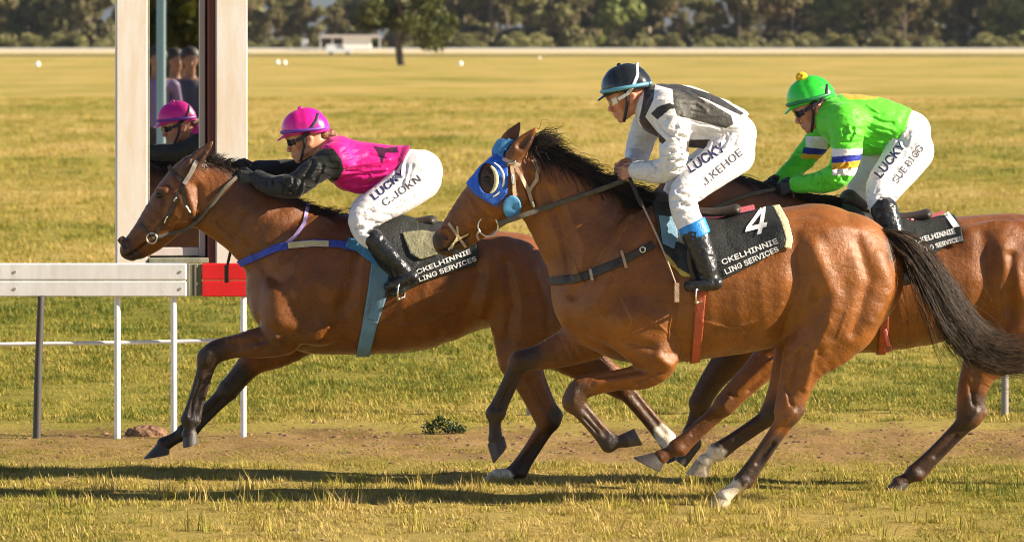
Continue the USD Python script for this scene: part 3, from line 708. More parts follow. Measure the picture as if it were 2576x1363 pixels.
    r = crest([(1750, 412), (1830, 435), (1911, 464), (2000, 482), (2120, 497)], d, 1500, 5)
    dr = np.stack([np.full(len(r), .9), g.normal(-.3, .3, len(r)), g.normal(.2, .3, len(r))], 1)
    curves('mane', hair_on(r, dr, 0.14, 17, .5), np.linspace(.0045, .0014, 9), HAIR, t)
    r = crest([(2745, 590), (2770, 650)], d, 500, 6, .025)
    curves('tail', hair_on(r, np.tile([1.0, 0, -.2], (len(r), 1)), 0.7, 18, .6, 12), np.linspace(.005, .002, 12), HAIR, t)
    cs = Caster(m)
    eye(t, d, cs, 1655, 535)
    return t, d, cs, m
HA, HB, HC = build_horse_a(), build_horse_b(), build_horse_c()
# ------------------------------------------------------------------ tack
def wrap(m, poly_px, d, off=0.004, thick=0.004, side=0, snap=True, wob=0.0, ymax=None):
    """leather or cloth that follows the body all the way round: the body's own faces inside the outline, lifted off and given thickness"""
    poly = poly_px if isinstance(poly_px, Polygon) else Polygon(poly_px)
    if not poly.is_valid: poly = poly.buffer(0)
    v, f, n = np.array(m.vertices), np.array(m.faces), np.array(m.vertex_normals)
    p = pixels(v, d)
    near = poly.buffer(2.0)
    ins = np.zeros(len(v), bool)
    x0, y0, x1, y1 = near.bounds
    c = np.flatnonzero((p[:, 0] > x0) & (p[:, 0] < x1) & (p[:, 1] > y0) & (p[:, 1] < y1))
    ins[c] = shapely.contains_xy(near, p[c, 0], p[c, 1])
    if side: ins &= (v[:, 1] - d) * side > -0.01
    if ymax: ins &= np.abs(v[:, 1] - d) < ymax
    f = f[ins[f].all(1)]
    # the largest connected pieces only
    sub = trimesh.Trimesh(v, f, process=False)
    lab = trimesh.graph.connected_component_labels(sub.face_adjacency, node_count=len(f))
    big = np.bincount(lab); f = f[np.isin(lab, np.flatnonzero(big > 0.12 * big.max()))]
    e = np.sort(np.vstack([f[:, [0, 1]], f[:, [1, 2]], f[:, [2, 0]]]), axis=1)
    raw = np.vstack([f[:, [0, 1]], f[:, [1, 2]], f[:, [2, 0]]])
    key = e[:, 0] * (len(v) + 1) + e[:, 1]
    _, first, cnt = np.unique(key, return_index=True, return_counts=True)
    edge = raw[first[cnt == 1]]
    ids, inv = np.unique(f, return_inverse=True); f = inv.reshape(-1, 3)
    back = np.full(len(v), -1); back[ids] = np.arange(len(ids)); edge = back[edge]
    V, N = v[ids].copy(), n[ids]
    for _ in range(2):
        a = np.vstack([f[:, [0, 1]], f[:, [1, 2]], f[:, [2, 0]]])
        S = np.stack([np.bincount(a[:, 0], N[a[:, 1], k], len(V)) + np.bincount(a[:, 1], N[a[:, 0], k], len(V)) for k in range(3)], 1) + N
        N = S / np.linalg.norm(S, axis=1, keepdims=True)
    if snap:
        b = np.unique(edge); q = pixels(V[b], d)
        rings = [poly.exterior, *poly.interiors]
        for i, (k, pt) in enumerate(zip(b, q)):
            P_ = Point(pt); r = min(rings, key=lambda r: r.distance(P_))
            z = r.interpolate(r.project(P_)).coords[0]
            if np.hypot(z[0] - pt[0], z[1] - pt[1]) < 5:
                V[k, 0] += (z[0] - pt[0]) * d / FPX; V[k, 2] -= (z[1] - pt[1]) * d / FPX
    o = np.full(len(V), off + thick)
    if wob: o = o + wob * meshkit.fbm(V * 22, 3, 5)
    out, inn = V + N * o[:, None], V + N * off
    k = len(V)
    F2 = np.vstack([f, f[:, ::-1] + k, np.stack([edge[:, 0], edge[:, 0] + k, edge[:, 1]], 1), np.stack([edge[:, 1], edge[:, 0] + k, edge[:, 1] + k], 1)])
    return trimesh.Trimesh(np.vstack([out, inn]), F2, process=False)
def straps(name, H, lines, width, mat, parent, off=.005, thick=.005, sides=(-1, 1), label=None):
    t, d, cs, m = H
    h, piece = (holder(name, parent), 'strap') if name == 'bridle' else (parent, name)
    for ln in lines:
        for sd in sides:
            o = obj(piece, shell(band(ln, width), d, cs, off, thick, 0.010, sd), mat, h, smooth=35)
    return h if name == 'bridle' else o
def split_obj(name, mesh, mat, parent, smooth=False):
    """one part for each separate piece"""
    lab = trimesh.graph.connected_component_labels(mesh.face_adjacency, node_count=len(mesh.faces))
    for k in np.flatnonzero(np.bincount(lab) > 8):
        o = obj(name, mesh.submesh([np.flatnonzero(lab == k)], append=True, repair=False), mat, parent, smooth)
    return o
def on_body(H, line, side, off):
    t, d, cs, m = H
    xz = np.array([W(x, y, d)[[0, 2]] for x, y in line])
    return np.stack([xz[:, 0], cs.hit(xz, side) + side * off, xz[:, 1]], 1)
def fine(line, n=40):
    l = LineString(line)
    return [l.interpolate(i / (n - 1), normalized=True).coords[0] for i in range(n)]
def smooth_line(pts, n=40):
    pts = np.asarray(pts, float); t = np.r_[0, np.cumsum(np.linalg.norm(np.diff(pts, axis=0), axis=1))]
    return PchipInterpolator(t, pts)(np.linspace(0, t[-1], n))
def holder(name, parent, label=None):
    x = UsdGeom.Xform.Define(stage, fresh(str(parent.GetPath()), name)); tag(x, label); return x

def bit_ring(H, bridle, px, py, r, side, mat=STEEL, out=.012):
    t, d, cs, m = H
    x, _, z = W(px, py, d); y = cs.hit([(x, z)], side)[0] + side * out
    obj('bit_ring', ring((x, y, z), r / (FPX / d), .0048, 28, 8), mat, bridle, smooth=True)
    return np.array([x, y, z])

# leading horse: leather bridle, blue and purple breastplate, pale blue girth
t, d, cs, m = HA
br = straps('bridle', HA, [[(494, 402), (478, 440), (458, 470), (444, 503), (424, 545), (404, 572), (392, 592)], [(424, 418), (438, 436), (462, 456)], [(462, 456), (466, 505), (484, 540), (500, 562)]], 9, LEATHER, t)
for l in ([(424, 543), (416, 560)], [(446, 495), (440, 505)], [(470, 515), (482, 535)]):
    for s in (-1, 1): obj('cheek_buckle', tube(on_body(HA, fine(l, 8), s, .014), .006, 6), STEEL, br, smooth=True)
straps('noseband', HA, [[(352, 562), (375, 588), (402, 606)]], 7, LEATHER, br)
straps('poll_strap', HA, [[(497, 404), (482, 436), (466, 462)]], 11, GREYSTRAP, br, .011, .004, (-1,))
for s in (-1, 1):
    bit = bit_ring(HA, br, 384, 598, 13, s)
    hand = W(600, 442, d, s * .06)
    path = np.vstack([bit[None], on_body(HA, [(420, 590), (462, 578), (498, 556), (535, 514)], s, .012), on_body(HA, [(566, 474)], s, .016), hand[None]])
    obj('rein', tube(smooth_line(path, 30), .011, 8, flat=((0, 1, 0), .3)), REINS if s < 0 else LEATHER, br, smooth=True)
bp = obj('breastplate', wrap(m, band([(600, 664), (655, 640), (700, 622), (740, 613), (800, 609), (860, 612), (900, 622)], 17), d, .006, .006), PURPLE, t, smooth=True)
straps('fleece_sleeve', HA, [[(728, 614), (790, 608), (830, 609)]], 15, CREAM, bp, .014, .006, (-1,))
straps('neck_strap', HA, [[(712, 618), (745, 592), (768, 560), (776, 512)]], 9, LILAC, bp, .006, .005)

def saddle(H, name_label, cloth_label, seat, flap, girth, girth_mat, cloth, cloth_mat, iron, leather_line, extra_gap=0.0):
    t, d, cs, m = H
    s = thing('racing_saddle', name_label, 'saddle', W(*seat[len(seat) // 2][:2], d))
    F = Figure(d, min(q[0] for q in seat) - 60, max(q[0] for q in seat) + 60, min(q[1] for q in seat) - 60, max(q[1] for q in seat) + 50, .3, .008)
    F.chain(seat, .02)
    obj('seat', F.f.mesh(), LEATHER, s, True)
    split_obj('flap', wrap(m, flap, d, .012 + extra_gap, .008), BLACKCLOTH, s, smooth=True)
    split_obj('girth', wrap(m, girth, d, .006, .007), girth_mat, s, smooth=True)
    for sd in (-1, 1):
        p = np.array([W(x, y, d, sd * o) for x, y, o in leather_line])
        st = obj('stirrup_leather', tube(smooth_line(p, 16), .012, 8, flat=((0, 1, 0), .25)), LEATHER, s, smooth=True)
        c = W(*iron, d, sd * .34)
        a = np.linspace(math.radians(-35), math.radians(215), 20)
        bow = c + np.stack([.052 * np.cos(a) * .35, .058 * np.cos(a), .062 * np.sin(a)], 1)
        obj('stirrup_iron', cat(tube(bow, .006, 6), tube([bow[0], bow[-1]], .011, 6)), STEEL, st, smooth=True)
    c = thing('saddle_cloth', cloth_label, 'saddle cloth', W(*np.mean(cloth, 0), d))
    body = wrap(m, cloth, d, .008, .006, wob=.006)
    k = obj('cloth', body, cloth_mat, c, smooth=True)
    return s, c, k, Caster(body)
girthA = [(940, 640), (998, 640), (984, 715), (955, 800), (927, 900), (894, 900), (912, 820), (930, 720)]
sA, cA, _, ccA = saddle(HA, 'black racing saddle on the leading horse with a pale blue girth', 'black printed cloth behind the saddle of the leading horse, half hidden by horse number 4',
    [(900, 556, 15, .10), (955, 560, 13, .085), (1030, 562, 13, .08), (1085, 556, 15, .10)], [(896, 540), (1050, 540), (1056, 660), (1010, 712), (955, 665), (912, 600)], girthA, PALEBLUE,
    [(985, 535), (1110, 540), (1160, 560), (1196, 600), (1205, 640), (1196, 664), (1130, 682), (1060, 706), (1006, 736), (970, 740), (985, 660)], BLACKCLOTH, (1012, 728), [(965, 600, .30), (985, 650, .34), (1010, 712, .345)])
split_obj('panel', wrap(HA[3], [(1012, 590), (1060, 586), (1098, 592), (1102, 640), (1060, 652), (1034, 640)], d, .020, .006, wob=.01), GREENPAD, cA, smooth=True)
obj('numnah_edge', shell(band([(876, 604), (905, 616), (938, 640), (962, 660)], 26), d, cs, .010, .008), SKYBLUE, sA, smooth=35)
for sd in (-1,):
    obj('lettering', cat(lettering('CKELHINNIE', (1052, 684), (1186, 632), 11, d, ccA), lettering('LING SERVICES', (1058, 702), (1200, 650), 11, d, ccA)), WHITEPRINT, cA)

# nearest horse: blue hood, cream straps, ring bit, breast girth, number cloth
t, d, cs, m = HB
def q4(*pts): return [((1200 + x / 2.9) / 1.127, (330 + y / 2.9) / 1.127) for x, y in pts]
outer = q4((505, 312), (545, 262), (600, 225), (640, 232), (640, 290), (668, 330), (690, 420), (700, 520), (688, 630), (604, 742), (520, 695), (430, 640), (362, 560), (378, 470), (400, 440), (430, 380), (480, 325))
a = np.linspace(0, 2 * np.pi, 28, endpoint=False)
hole = q4(*zip(520 + 76 * np.cos(a) + 14, 512 + 122 * np.sin(a)))
hood = obj('hood', wrap(m, Polygon(outer, [hole]), d, .004, .006), BLUEHOOD, t, smooth=True)
split_obj('hood_crown', wrap(m, q4((512, 318), (560, 258), (640, 195), (700, 182), (742, 200), (700, 250), (668, 300), (650, 338), (580, 300)), d, .006, .005, snap=False), SKYBLUE, hood, smooth=True)
for s in (-1, 1):
    ct = np.array(W(*q4((522, 515))[0], d)); ct[1] = cs.hit([(W(*q4((600, 520))[0], d)[[0, 2]])], s)[0]
    for rx, rz, mt, nm, w_ in ((62, 118, CREAM, 'blinker_cup', .015), (110, 150, WHITEPRINT, 'blinker_edge', .010)):
        b = np.radians(np.linspace(-70, 66, 24)); k = (d / FPX) / 2.9 / 1.127
        arc = np.stack([ct[0] + rx * 1.28 * k * np.cos(b), np.full(24, ct[1] + s * (.026 if nm == 'blinker_cup' else .014)), ct[2] + rz * k * np.sin(b)], 1)
        obj(nm, tube(arc, w_ * np.sin(np.linspace(.25, 2.9, 24)) ** .6 * (.62 if nm == 'blinker_edge' else .8), 8, flat=((0, 1, 0), .45)), mt, hood, smooth=True)
br = straps('bridle', HB, [q4((720, 370), (728, 420), (742, 520), (752, 650)), q4((752, 400), (800, 480), (860, 600), (905, 740)), q4((650, 345), (720, 375), (800, 400)), q4((860, 620), (930, 520), (940, 430), (900, 350))], 9, TAN, t, .010, .005)
for l in (q4((700, 385), (760, 372)), q4((892, 690), (912, 745)), q4((728, 470), (738, 560))):
    for s in (-1, 1): obj('cheek_buckle', tube(on_body(HB, fine(l, 8), s, .020), .008, 6), STEEL, br, smooth=True)
e = np.linspace(0, 2 * np.pi, 24, endpoint=False)
for s in (-1, 1):
    obj('cheek_pad', shell(q4(*zip(728 + 76 * np.cos(e), 742 + 98 * np.sin(e))), d, cs, .012, .016, .008, s, wob=.012), SKYBLUE, br, smooth=40)
    bit = bit_ring(HB, br, *q4((532, 898))[0], 25, s)
    obj('bit_cheek', tube([bit + [-.045, 0, -.02], bit + [-.06, 0, -.05], bit + [-.05, 0, -.075]], .006, 6), TAN, br, smooth=True)
    hand = W(1572, 452, d, s * .07)
    path = np.vstack([[bit + [.052, 0, .01]], [W(1270, 556, d, s * .10)], [W(1315, 540, d, s * .135)], on_body(HB, [(1400, 512), (1490, 482)], s, .02), hand[None]])
    obj('rein', tube(smooth_line(path, 30), .0145, 8, flat=((0, 1, 0), .28)), REINS, br, smooth=True)
straps('noseband', HB, [[(1128, 560), (1150, 590), (1172, 622)]], 7, TAN, br)
straps('mouth_strap', HB, [[(1150, 568), (1152, 592), (1135, 625)], [(1128, 628), (1146, 606), (1178, 588)]], 5, CREAM, br, .006, .004)
bg = obj('breast_girth', wrap(m, band([(1385, 706), (1440, 700), (1490, 684), (1550, 658), (1600, 632), (1640, 612)], 20), d, .006, .007), LEATHER, t, smooth=True)
straps('buckle', HB, [[(1482, 672), (1488, 700)], [(1560, 625), (1572, 668)]], 7, TAN, bg, .014, .005, (-1,))
x, _, z = W(1613, 623, d); y = cs.hit([(x, z)], -1)[0]
obj('girth_ring', ring((x, y - .02, z), .014, .005, 20, 6), STEEL, bg, smooth=True)
sB, cB, _, ccB = saddle(HB, 'black racing saddle on the nearest horse under the white jockey', 'black saddle cloth with white number 4 and cream edge',
    [(1660, 500, 22, .10), (1715, 528, 14, .085), (1790, 536, 13, .08), (1850, 528, 15, .10)], [(1640, 505), (1700, 515), (1760, 540), (1775, 640), (1740, 690), (1700, 668), (1655, 620)],
    [(1738, 640), (1782, 640), (1768, 760), (1756, 930), (1734, 930), (1744, 760)], REDWEB,
    [(1735, 520), (1820, 520), (1900, 505), (1936, 506), (1962, 545), (1974, 590), (1972, 614), (1900, 656), (1812, 698), (1780, 716), (1735, 706), (1722, 640)], BLACKCLOTH, (1752, 735), [(1735, 560, .30), (1728, 640, .335), (1750, 716, .34)])
split_obj('fleece_edge', wrap(m, band([(1936, 500), (1952, 524), (1968, 560), (1977, 600), (1972, 620)], 17), d, .012, .007), CREAM, cB, smooth=True)
obj('roll', shell(band([(1752, 548), (1800, 542), (1850, 530), (1896, 520)], 13), d, cs, .018, .012), PINKROLL, cB, smooth=40)
obj('under_pad', wrap(m, [(1655, 590), (1690, 590), (1730, 640), (1745, 694), (1715, 690), (1680, 660), (1664, 634)], d, .006, .012, side=-1), YELLOWPAD, cB, smooth=True)
obj('pad_edge', wrap(m, [(1650, 540), (1690, 545), (1700, 600), (1690, 625), (1662, 612)], d, .022, .006, side=-1), PALEBLUE, cB, smooth=True)
def numeral4(a, s, d, cs):
    """a bold 4 in picture units: a is its lower left corner, s its height"""
    p = np.array([(.62, 0), (.62, .22), (.0, .22), (.0, .40), (.52, 1.0), (.82, 1.0), (.82, .40), (1.0, .40), (1.0, .22), (.82, .22), (.82, 0)])
    h = np.array([(.24, .40), (.62, .40), (.62, .80)])
    rot = math.radians(-14)
    f = lambda q: [(a[0] + s * (.82 * x * math.cos(rot) - y * math.sin(rot) * -1 * -1), a[1] - s * (y * math.cos(rot)) - s * .82 * x * math.sin(-rot) * 1.0) for x, y in q]
    return shell(Polygon(f(p), [f(h)]), d, cs, .009, .002, .006)
obj('numeral', numeral4((1866, 594), 66, d, ccB), WHITEPRINT, cB, smooth=35)
obj('lettering', cat(lettering('CKELHINNIE', (1812, 660), (1950, 606), 12.5, d, ccB, .012), lettering('LING SERVICES', (1820, 683), (1952, 626), 12.5, d, ccB, .012)), WHITEPRINT, cB)

# trailing horse
t, d, cs, m = HC
br = straps('bridle', HC, [[(1742, 420), (1700, 480), (1650, 560), (1625, 610)]], 9, LEATHER, t)
for s in (-1, 1):
    bit = bit_ring(HC, br, 1625, 622, 13, s)
    path = np.vstack([bit[None], on_body(HC, [(1700, 575), (1800, 520), (1880, 490)], s, .014), [W(1950, 475, d, s * .06)]])
    obj('rein', tube(smooth_line(path, 30), .011, 8, flat=((0, 1, 0), .3)), REINS, br, smooth=True)
sC, cC, _, ccC = saddle(HC, 'dark racing saddle on the trailing horse with a red girth strap', 'black saddle cloth with white number 1, at the right edge',
    [(2135, 500, 24, .10), (2190, 530, 15, .085), (2270, 548, 13, .08), (2330, 540, 15, .10)], [(2110, 496), (2180, 510), (2240, 540), (2260, 640), (2220, 690), (2170, 660), (2130, 600)],
    [(2195, 640), (2240, 640), (2228, 760), (2224, 900), (2204, 900), (2206, 760)], REDWEB,
    [(2210, 535), (2290, 535), (2370, 525), (2396, 540), (2410, 572), (2414, 608), (2380, 612), (2330, 640), (2270, 690), (2215, 690)], BLACKCLOTH, (2245, 720), [(2210, 570, .30), (2222, 640, .335), (2240, 700, .34)])
obj('roll', shell(band([(2255, 556), (2300, 552), (2350, 540), (2372, 532)], 8), d, cs, .018, .010), PINKROLL, cC, smooth=40)
obj('numeral', shell([(2371, 536), (2385, 532), (2406, 566), (2390, 570)], d, ccC, .010, .002, .006), WHITEPRINT, cC, smooth=35)
obj('lettering', cat(lettering('CKELHINNIE', (2296, 608), (2394, 583), 12, d, ccC, .012), lettering('LING SERVICES', (2308, 630), (2410, 600), 11, d, ccC, .012)), WHITEPRINT, cC)
obj('girth_ring', ring(np.array(on_body(HC, [(2228, 872)], -1, .02)[0]), .02, .005, 20, 6), PINKROLL, sC, smooth=True)
obj('girth_strap', tube(on_body(HC, fine([(2218, 822), (2222, 840), (2230, 866)], 8), -1, .016), .012, 6, flat=((0, 1, 0), .3)), PINKROLL, sC, smooth=True)
RELIEF = 1.2
# ------------------------------------------------------------------ jockeys
SILK = M('racing_silks', {
    'a': ('attribute', {'attribute': 'coat'}), 'g': ('geometry', {}), 'n': ('noise_texture', {'scale': 20.0, 'detail': 6.0, 'distortion': 2.2}),
    'n2': ('noise_texture', {'scale': 160.0, 'detail': 2.0}), 'r': ('rgb_ramp', {'ramp': [(0.3, (0.82, 0.82, 0.84)), (0.7, (1.05, 1.05, 1.04))]}),
    'x': ('mix', {'mix_type': 'multiply', 'fac': 0.8}), 'b': ('bump', {'strength': 0.28, 'distance': 0.012}), 'b2': ('bump', {'strength': 0.15, 'distance': 0.002}),
    'p': ('principled_bsdf', {'roughness': 0.56, 'specular_ior_level': 0.3, 'sheen_weight': 0.12, 'sheen_roughness': 0.4})},
    [('g.position', 'n.vector'), ('g.position', 'n2.vector'), ('n.fac', 'r.fac'), ('a.color', 'x.color1'), ('r.color', 'x.color2'), ('x.color', 'p.base_color'),
     ('n.fac', 'b.height'), ('n2.fac', 'b2.height'), ('b.normal', 'b2.normal'), ('b2.normal', 'p.normal')])
SKIN = M('skin', {'a': ('attribute', {'attribute': 'coat'}), 'g': ('geometry', {}), 'n': ('noise_texture', {'scale': 60.0, 'detail': 4.0}), 'r': ('rgb_ramp', {'ramp': [(0.3, (0.85, 0.8, 0.78)), (0.7, (1.08, 1.05, 1.0))]}),
    'x': ('mix', {'mix_type': 'multiply', 'fac': 0.7}), 'p': ('principled_bsdf', {'roughness': 0.48, 'subsurface_weight': 0.12, 'subsurface_scale': 0.006})},
    [('g.position', 'n.vector'), ('n.fac', 'r.fac'), ('a.color', 'x.color1'), ('r.color', 'x.color2'), ('x.color', 'p.base_color')])
BOOT = plain('black_boot', (0.014, 0.015, 0.017), 0.28, 0.3, 30, 0.45, 45)
GLOVE = plain('black_glove', (0.02, 0.02, 0.021), 0.5, 0.3, 60, 0.4, 120)
LENS = plain('dark_lens', (0.012, 0.010, 0.010), 0.07)
NAVYPRINT = plain('navy_print', (0.012, 0.016, 0.075), 0.6)
DARKPRINT = plain('dark_print', (0.035, 0.028, 0.045), 0.6)
BLUECUFF = plain('blue_boot_cuff', (0.012, 0.20, 0.62), 0.4, 0.2, 40, 0.4, 120)
HAIRBROWN = plain('brown_hair', (0.16, 0.06, 0.025), 0.5, 0.4, 60, 0.5, 120)
PALEFRAME = plain('pale_goggle_frame', (0.75, 0.68, 0.55), 0.4)
AMBER = plain('amber_lens', (0.42, 0.22, 0.10), 0.1)
STRAPWHITE = plain('white_strap', (0.78, 0.76, 0.74), 0.6)
STRAPBLACK = plain('black_strap', (0.02, 0.016, 0.03), 0.6)
def gloss(name, c, rough=0.25): return plain(name, c, rough, 0.08, 18, 0.25, 26, coat_weight=0.25, coat_roughness=0.1)
PINKCAP, PURPLEBAND = gloss('pink_cap', (0.62, 0.012, 0.24)), plain('purple_band', (0.13, 0.03, 0.28), 0.5)
BLACKCAP, CYANBAND = gloss('black_cap', (0.014, 0.016, 0.018), 0.2), plain('pale_blue_band', (0.10, 0.30, 0.42), 0.45)
GREENCAP, DKGREEN = gloss('green_cap', (0.03, 0.50, 0.035)), plain('dark_green_band', (0.01, 0.16, 0.05), 0.5)
YELLOW = plain('yellow_pompom', (0.75, 0.42, 0.01), 0.8, 0.2, 80, 0.6, 120)

class Local:
    """a head's own frame: forward, up and sideways in metres from the middle of the head"""
    def __init__(s, c, f, d):
        s.c = W(*c, d); f = np.array(f, float); f /= np.hypot(*f)
        s.f = np.array([f[0], 0, -f[1]]); s.u = np.array([-s.f[2], 0, s.f[0]])
        if s.u[2] < 0: s.u = -s.u
    def __call__(s, f, u, l=0.0): return s.c + f * s.f + u * s.u + np.array([0, l, 0])
def add_head(fld, L, base, neck_r=.058):
    g = lambda pts, R, Wd, k=.015, op='add': fld.segs([L(*p) for p in pts], R, Wd, k, op)
    g([(-.035, .045), (.03, .05)], [.088, .082], [.074, .07], .02)
    g([(.04, .01), (.048, -.06)], [.046, .036], [.056, .045], .03)
    g([(-.015, -.045), (.03, -.085), (.062, -.10)], [.034, .026, .02], [.058, .044, .024], .02)
    g([(.07, -.105)], [.018], [.02], .012)
    g([(.078, .018)], [.02], [.05], .02)
    g([(.086, .0), (.108, -.036)], [.011, .0125], [.010, .014], .012)
    g([(.100, -.044, -.011), (.100, -.044, .011)], [.009, .009], [.009, .009], .008)
    g([(.088, -.066)], [.0125], [.024], .008); g([(.086, -.081)], [.0125], [.021], .008)
    g([(.101, -.0735)], [.0035], [.024], .004, 'sub')
    for s in (-1, 1):
        g([(.062, -.022, s * .038)], [.022], [.018], .02)
        g([(.086, .002, s * .031)], [.011], [.014], .012, 'sub')
        g([(.078, .002, s * .031)], [.0115], [.0115], .004)
        g([(-.022, .016, s * .076), (-.03, -.002, s * .078), (-.014, -.034, s * .074)], [.016, .017, .010], [.009, .009, .008], .008)
        g([(-.018, -.004, s * .086)], [.009], [.008], .005, 'sub')
    fld.segs([L(-.03, -.03), (L(-.03, -.05) + base) / 2, base], [.056, neck_r, neck_r * 1.2], [.056, neck_r, neck_r * 1.3], .04)
def add_hand(fld, wrist, a, up, side):
    """a closed hand: palm, four bent fingers of unequal length, thumb over them; a = along the forearm, up = towards the thumb, fingers curl to the far side of 'side'"""
    a, up = np.array(a, float) / np.linalg.norm(a), np.array(up, float) / np.linalg.norm(up)
    c = np.cross(a, up); c = c / np.linalg.norm(c)
    if c[1] * side > 0: c = -c
    w = np.asarray(wrist, float)
    q = lambda x, y, z: w + x * a + y * up + z * c
    fld.segs([q(-.03, 0, 0), q(.012, 0, 0)], [.024, .026], [.022, .022], .02)
    for i, (dy, L) in enumerate(((.030, .96), (.010, 1.04), (-.010, 1.0), (-.029, .82))):
        fld.segs([q(.01, dy * .6, 0), q(.072, dy, -.002)], [.013, .0115], [.0125, .0115], .014)
        fld.segs([q(.072, dy, -.002), q(.072 + .030 * L, dy, .018), q(.072 + .014 * L, dy, .044 * L), q(.062 - .006 * L, dy * .95, .046 * L)], [.0105, .0098, .009, .0082], [.0105, .0098, .009, .0082], .004)
    fld.segs([q(.012, .026, .008), q(.045, .046, .020)], [.0145, .012], [.0145, .012], .012)
    fld.segs([q(.045, .046, .020), q(.075, .044, .032), q(.092, .032, .040)], [.011, .010, .0085], [.011, .010, .0085], .004)

def rumple(m, amp, freq, seed, stretch=(1, 1, 1)):
    v = np.array(m.vertices); n = np.array(m.vertex_normals)
    a = 1 - np.abs(2 * meshkit.fbm(v * freq * np.array(stretch), 3, seed) - 1) * 2
    m.vertices = v + n * (amp * a)[:, None]
    return m
def pleats(cx, cy, ang, n, gap, length, amp, width=3.6, seed=1, bend=.25):
    """a run of cloth folds round a place: alternating ridges and valleys along a direction (picture units, degrees)"""
    g = np.random.default_rng(seed); a = math.radians(ang); u = np.array([math.cos(a), -math.sin(a)]); w = np.array([-u[1], u[0]])
    out = []
    for k in range(n):
        c = np.array([cx, cy]) + w * (k - (n - 1) / 2) * gap * (.8 + .4 * g.random()) + u * g.normal(0, .2 * length)
        L, b = length * (.55 + .7 * g.random()), bend * g.normal(0, 1) * length
        out.append(([tuple(c - u * L / 2), tuple(c + w * b * .4), tuple(c + u * L / 2)], width * (.7 + .6 * g.random()), amp * (1 if k % 2 else -1) * (.6 + .8 * g.random())))
    return out
def jockey(J):
    d = J['d']; sc = FPX / d
    L = Local(J['head'], J['face'], d)
    t = thing('person', J['label'], 'person', W(*J['at'], d))
    xs = [r[0] for k in ('torso', 'arm', 'farm', 'thigh', 'boot') for r in J[k]] + [J['head'][0]]
    ys = [r[1] for k in ('torso', 'arm', 'farm', 'thigh', 'boot') for r in J[k]] + [J['head'][1]]
    ext = (min(xs) - 90, max(xs) + 90, min(ys) - 90, max(ys) + 60)
    far = lambda rows, k: [(x + J[k][0], y + J[k][1], r, w, -o) for x, y, r, w, o in rows]
    fx = 'fshift'
    # the body itself
    B = Figure(d, *ext, .44, .0062)
    sh = lambda rows, q=5: [(x, y, max(r - q, 8), (w if w is None else w - .012), o) for x, y, r, w, o in rows]
    B.chain(sh(J['torso'][:-1]), .03); B.chain(sh(J['pelvis'], 11), .03)
    for s in (-1, 1):
        pass
    for rows in (J['arm'], J['farm'], J['thigh'], J['boot'], far(J['thigh'], fx), far(J['boot'], fx)): B.chain(sh(rows), .02)
    add_head(B.f, L, W(*J['neck'], d))
    body = B.f.mesh()
    v = np.array(body.vertices)
    col = np.tile(np.array(J['skin']), (len(v), 1))
    def blush(p, r, c, k=1.0):
        w = k * np.exp(-(np.linalg.norm(v - L(*p), axis=1) / r) ** 2)[:, None]
        col[:] = col * (1 - w) + np.array(c) * w
    for s in (-1, 1): blush((.07, -.03, s * .05), .03, (.62, .22, .13), .6); blush((.078, .002, s * .031), .010, (.03, .02, .02)); blush((-.02, 0, s * .08), .03, (.55, .2, .12), .5)
    blush((.10, -.075), .016, (.42, .12, .10), .8); blush((.11, -.04), .018, (.6, .22, .14), .5)
    obj('body', body, SKIN, t, True, col)
    # shirt
    S = Figure(d, *ext, .44, .0062)
    S.chain(J['torso'], .03, grow=.004)
    for s, k in ((-1, 'arm'), (1, 'farm')):
        x, y, r, w, o = J[k][0]
        S.chain([(x + 10, y, r * 1.02, .075, o), (J['torso'][0][0], J['torso'][0][1], r * .9, .07, o * .4)], .05)
        S.chain(J[k], .025, grow=.007)
    c0, c1 = J['hem']
    nrm = np.array([c1[1] - c0[1], -(c1[0] - c0[0])], float); nrm *= np.sign(nrm[0])
    S.f.cut(W(*c0, d), [nrm[0], 0, -nrm[1]])
    S.chain(J['waist'], .015, grow=.004)
    for pt, n in J['cuffs']: pass
    shirt = rumple(rumple(S.f.mesh(), .006, 8, J['seed'], (.45, 1, 2.0)), .0015, 26, J['seed'] + 1, (.5, 1, 1.8))
    relief(shirt, d, J.get('folds', []))
    shirt = trimesh.Trimesh(*trimesh.remesh.subdivide(np.array(shirt.vertices), np.array(shirt.faces)), process=False)
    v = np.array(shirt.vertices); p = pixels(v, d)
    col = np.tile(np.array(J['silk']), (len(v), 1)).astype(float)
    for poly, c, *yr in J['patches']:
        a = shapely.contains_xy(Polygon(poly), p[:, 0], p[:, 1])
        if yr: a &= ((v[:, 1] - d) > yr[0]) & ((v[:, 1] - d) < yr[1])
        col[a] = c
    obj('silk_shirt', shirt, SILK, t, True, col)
    # breeches
    Q = Figure(d, *ext, .44, .0062)
    Q.chain(J['pelvis'], .03, grow=.002)
    for rows in (J['thigh'], far(J['thigh'], fx)): Q.chain(rows, .025, grow=.001)
    br = rumple(rumple(Q.f.mesh(), .0035, 7, J['seed'] + 5, (1, 1, .6)), .0008, 26, J['seed'] + 6)
    relief(br, d, J.get('creases', []))
    bre = obj('breeches', br, SILK, t, True, np.tile([.67, .655, .68], (len(br.vertices), 1)))
    cb = Caster(br)
    if 'print' in J:
        (ta, a0, a1, ah), (tb, b0, b1, bh) = J['print']
        obj('lettering', lettering(ta, a0, a1, ah, d, cb, .0035), NAVYPRINT, bre)
        obj('lettering', lettering(tb, b0, b1, bh, d, cb, .0035, False), DARKPRINT, bre)
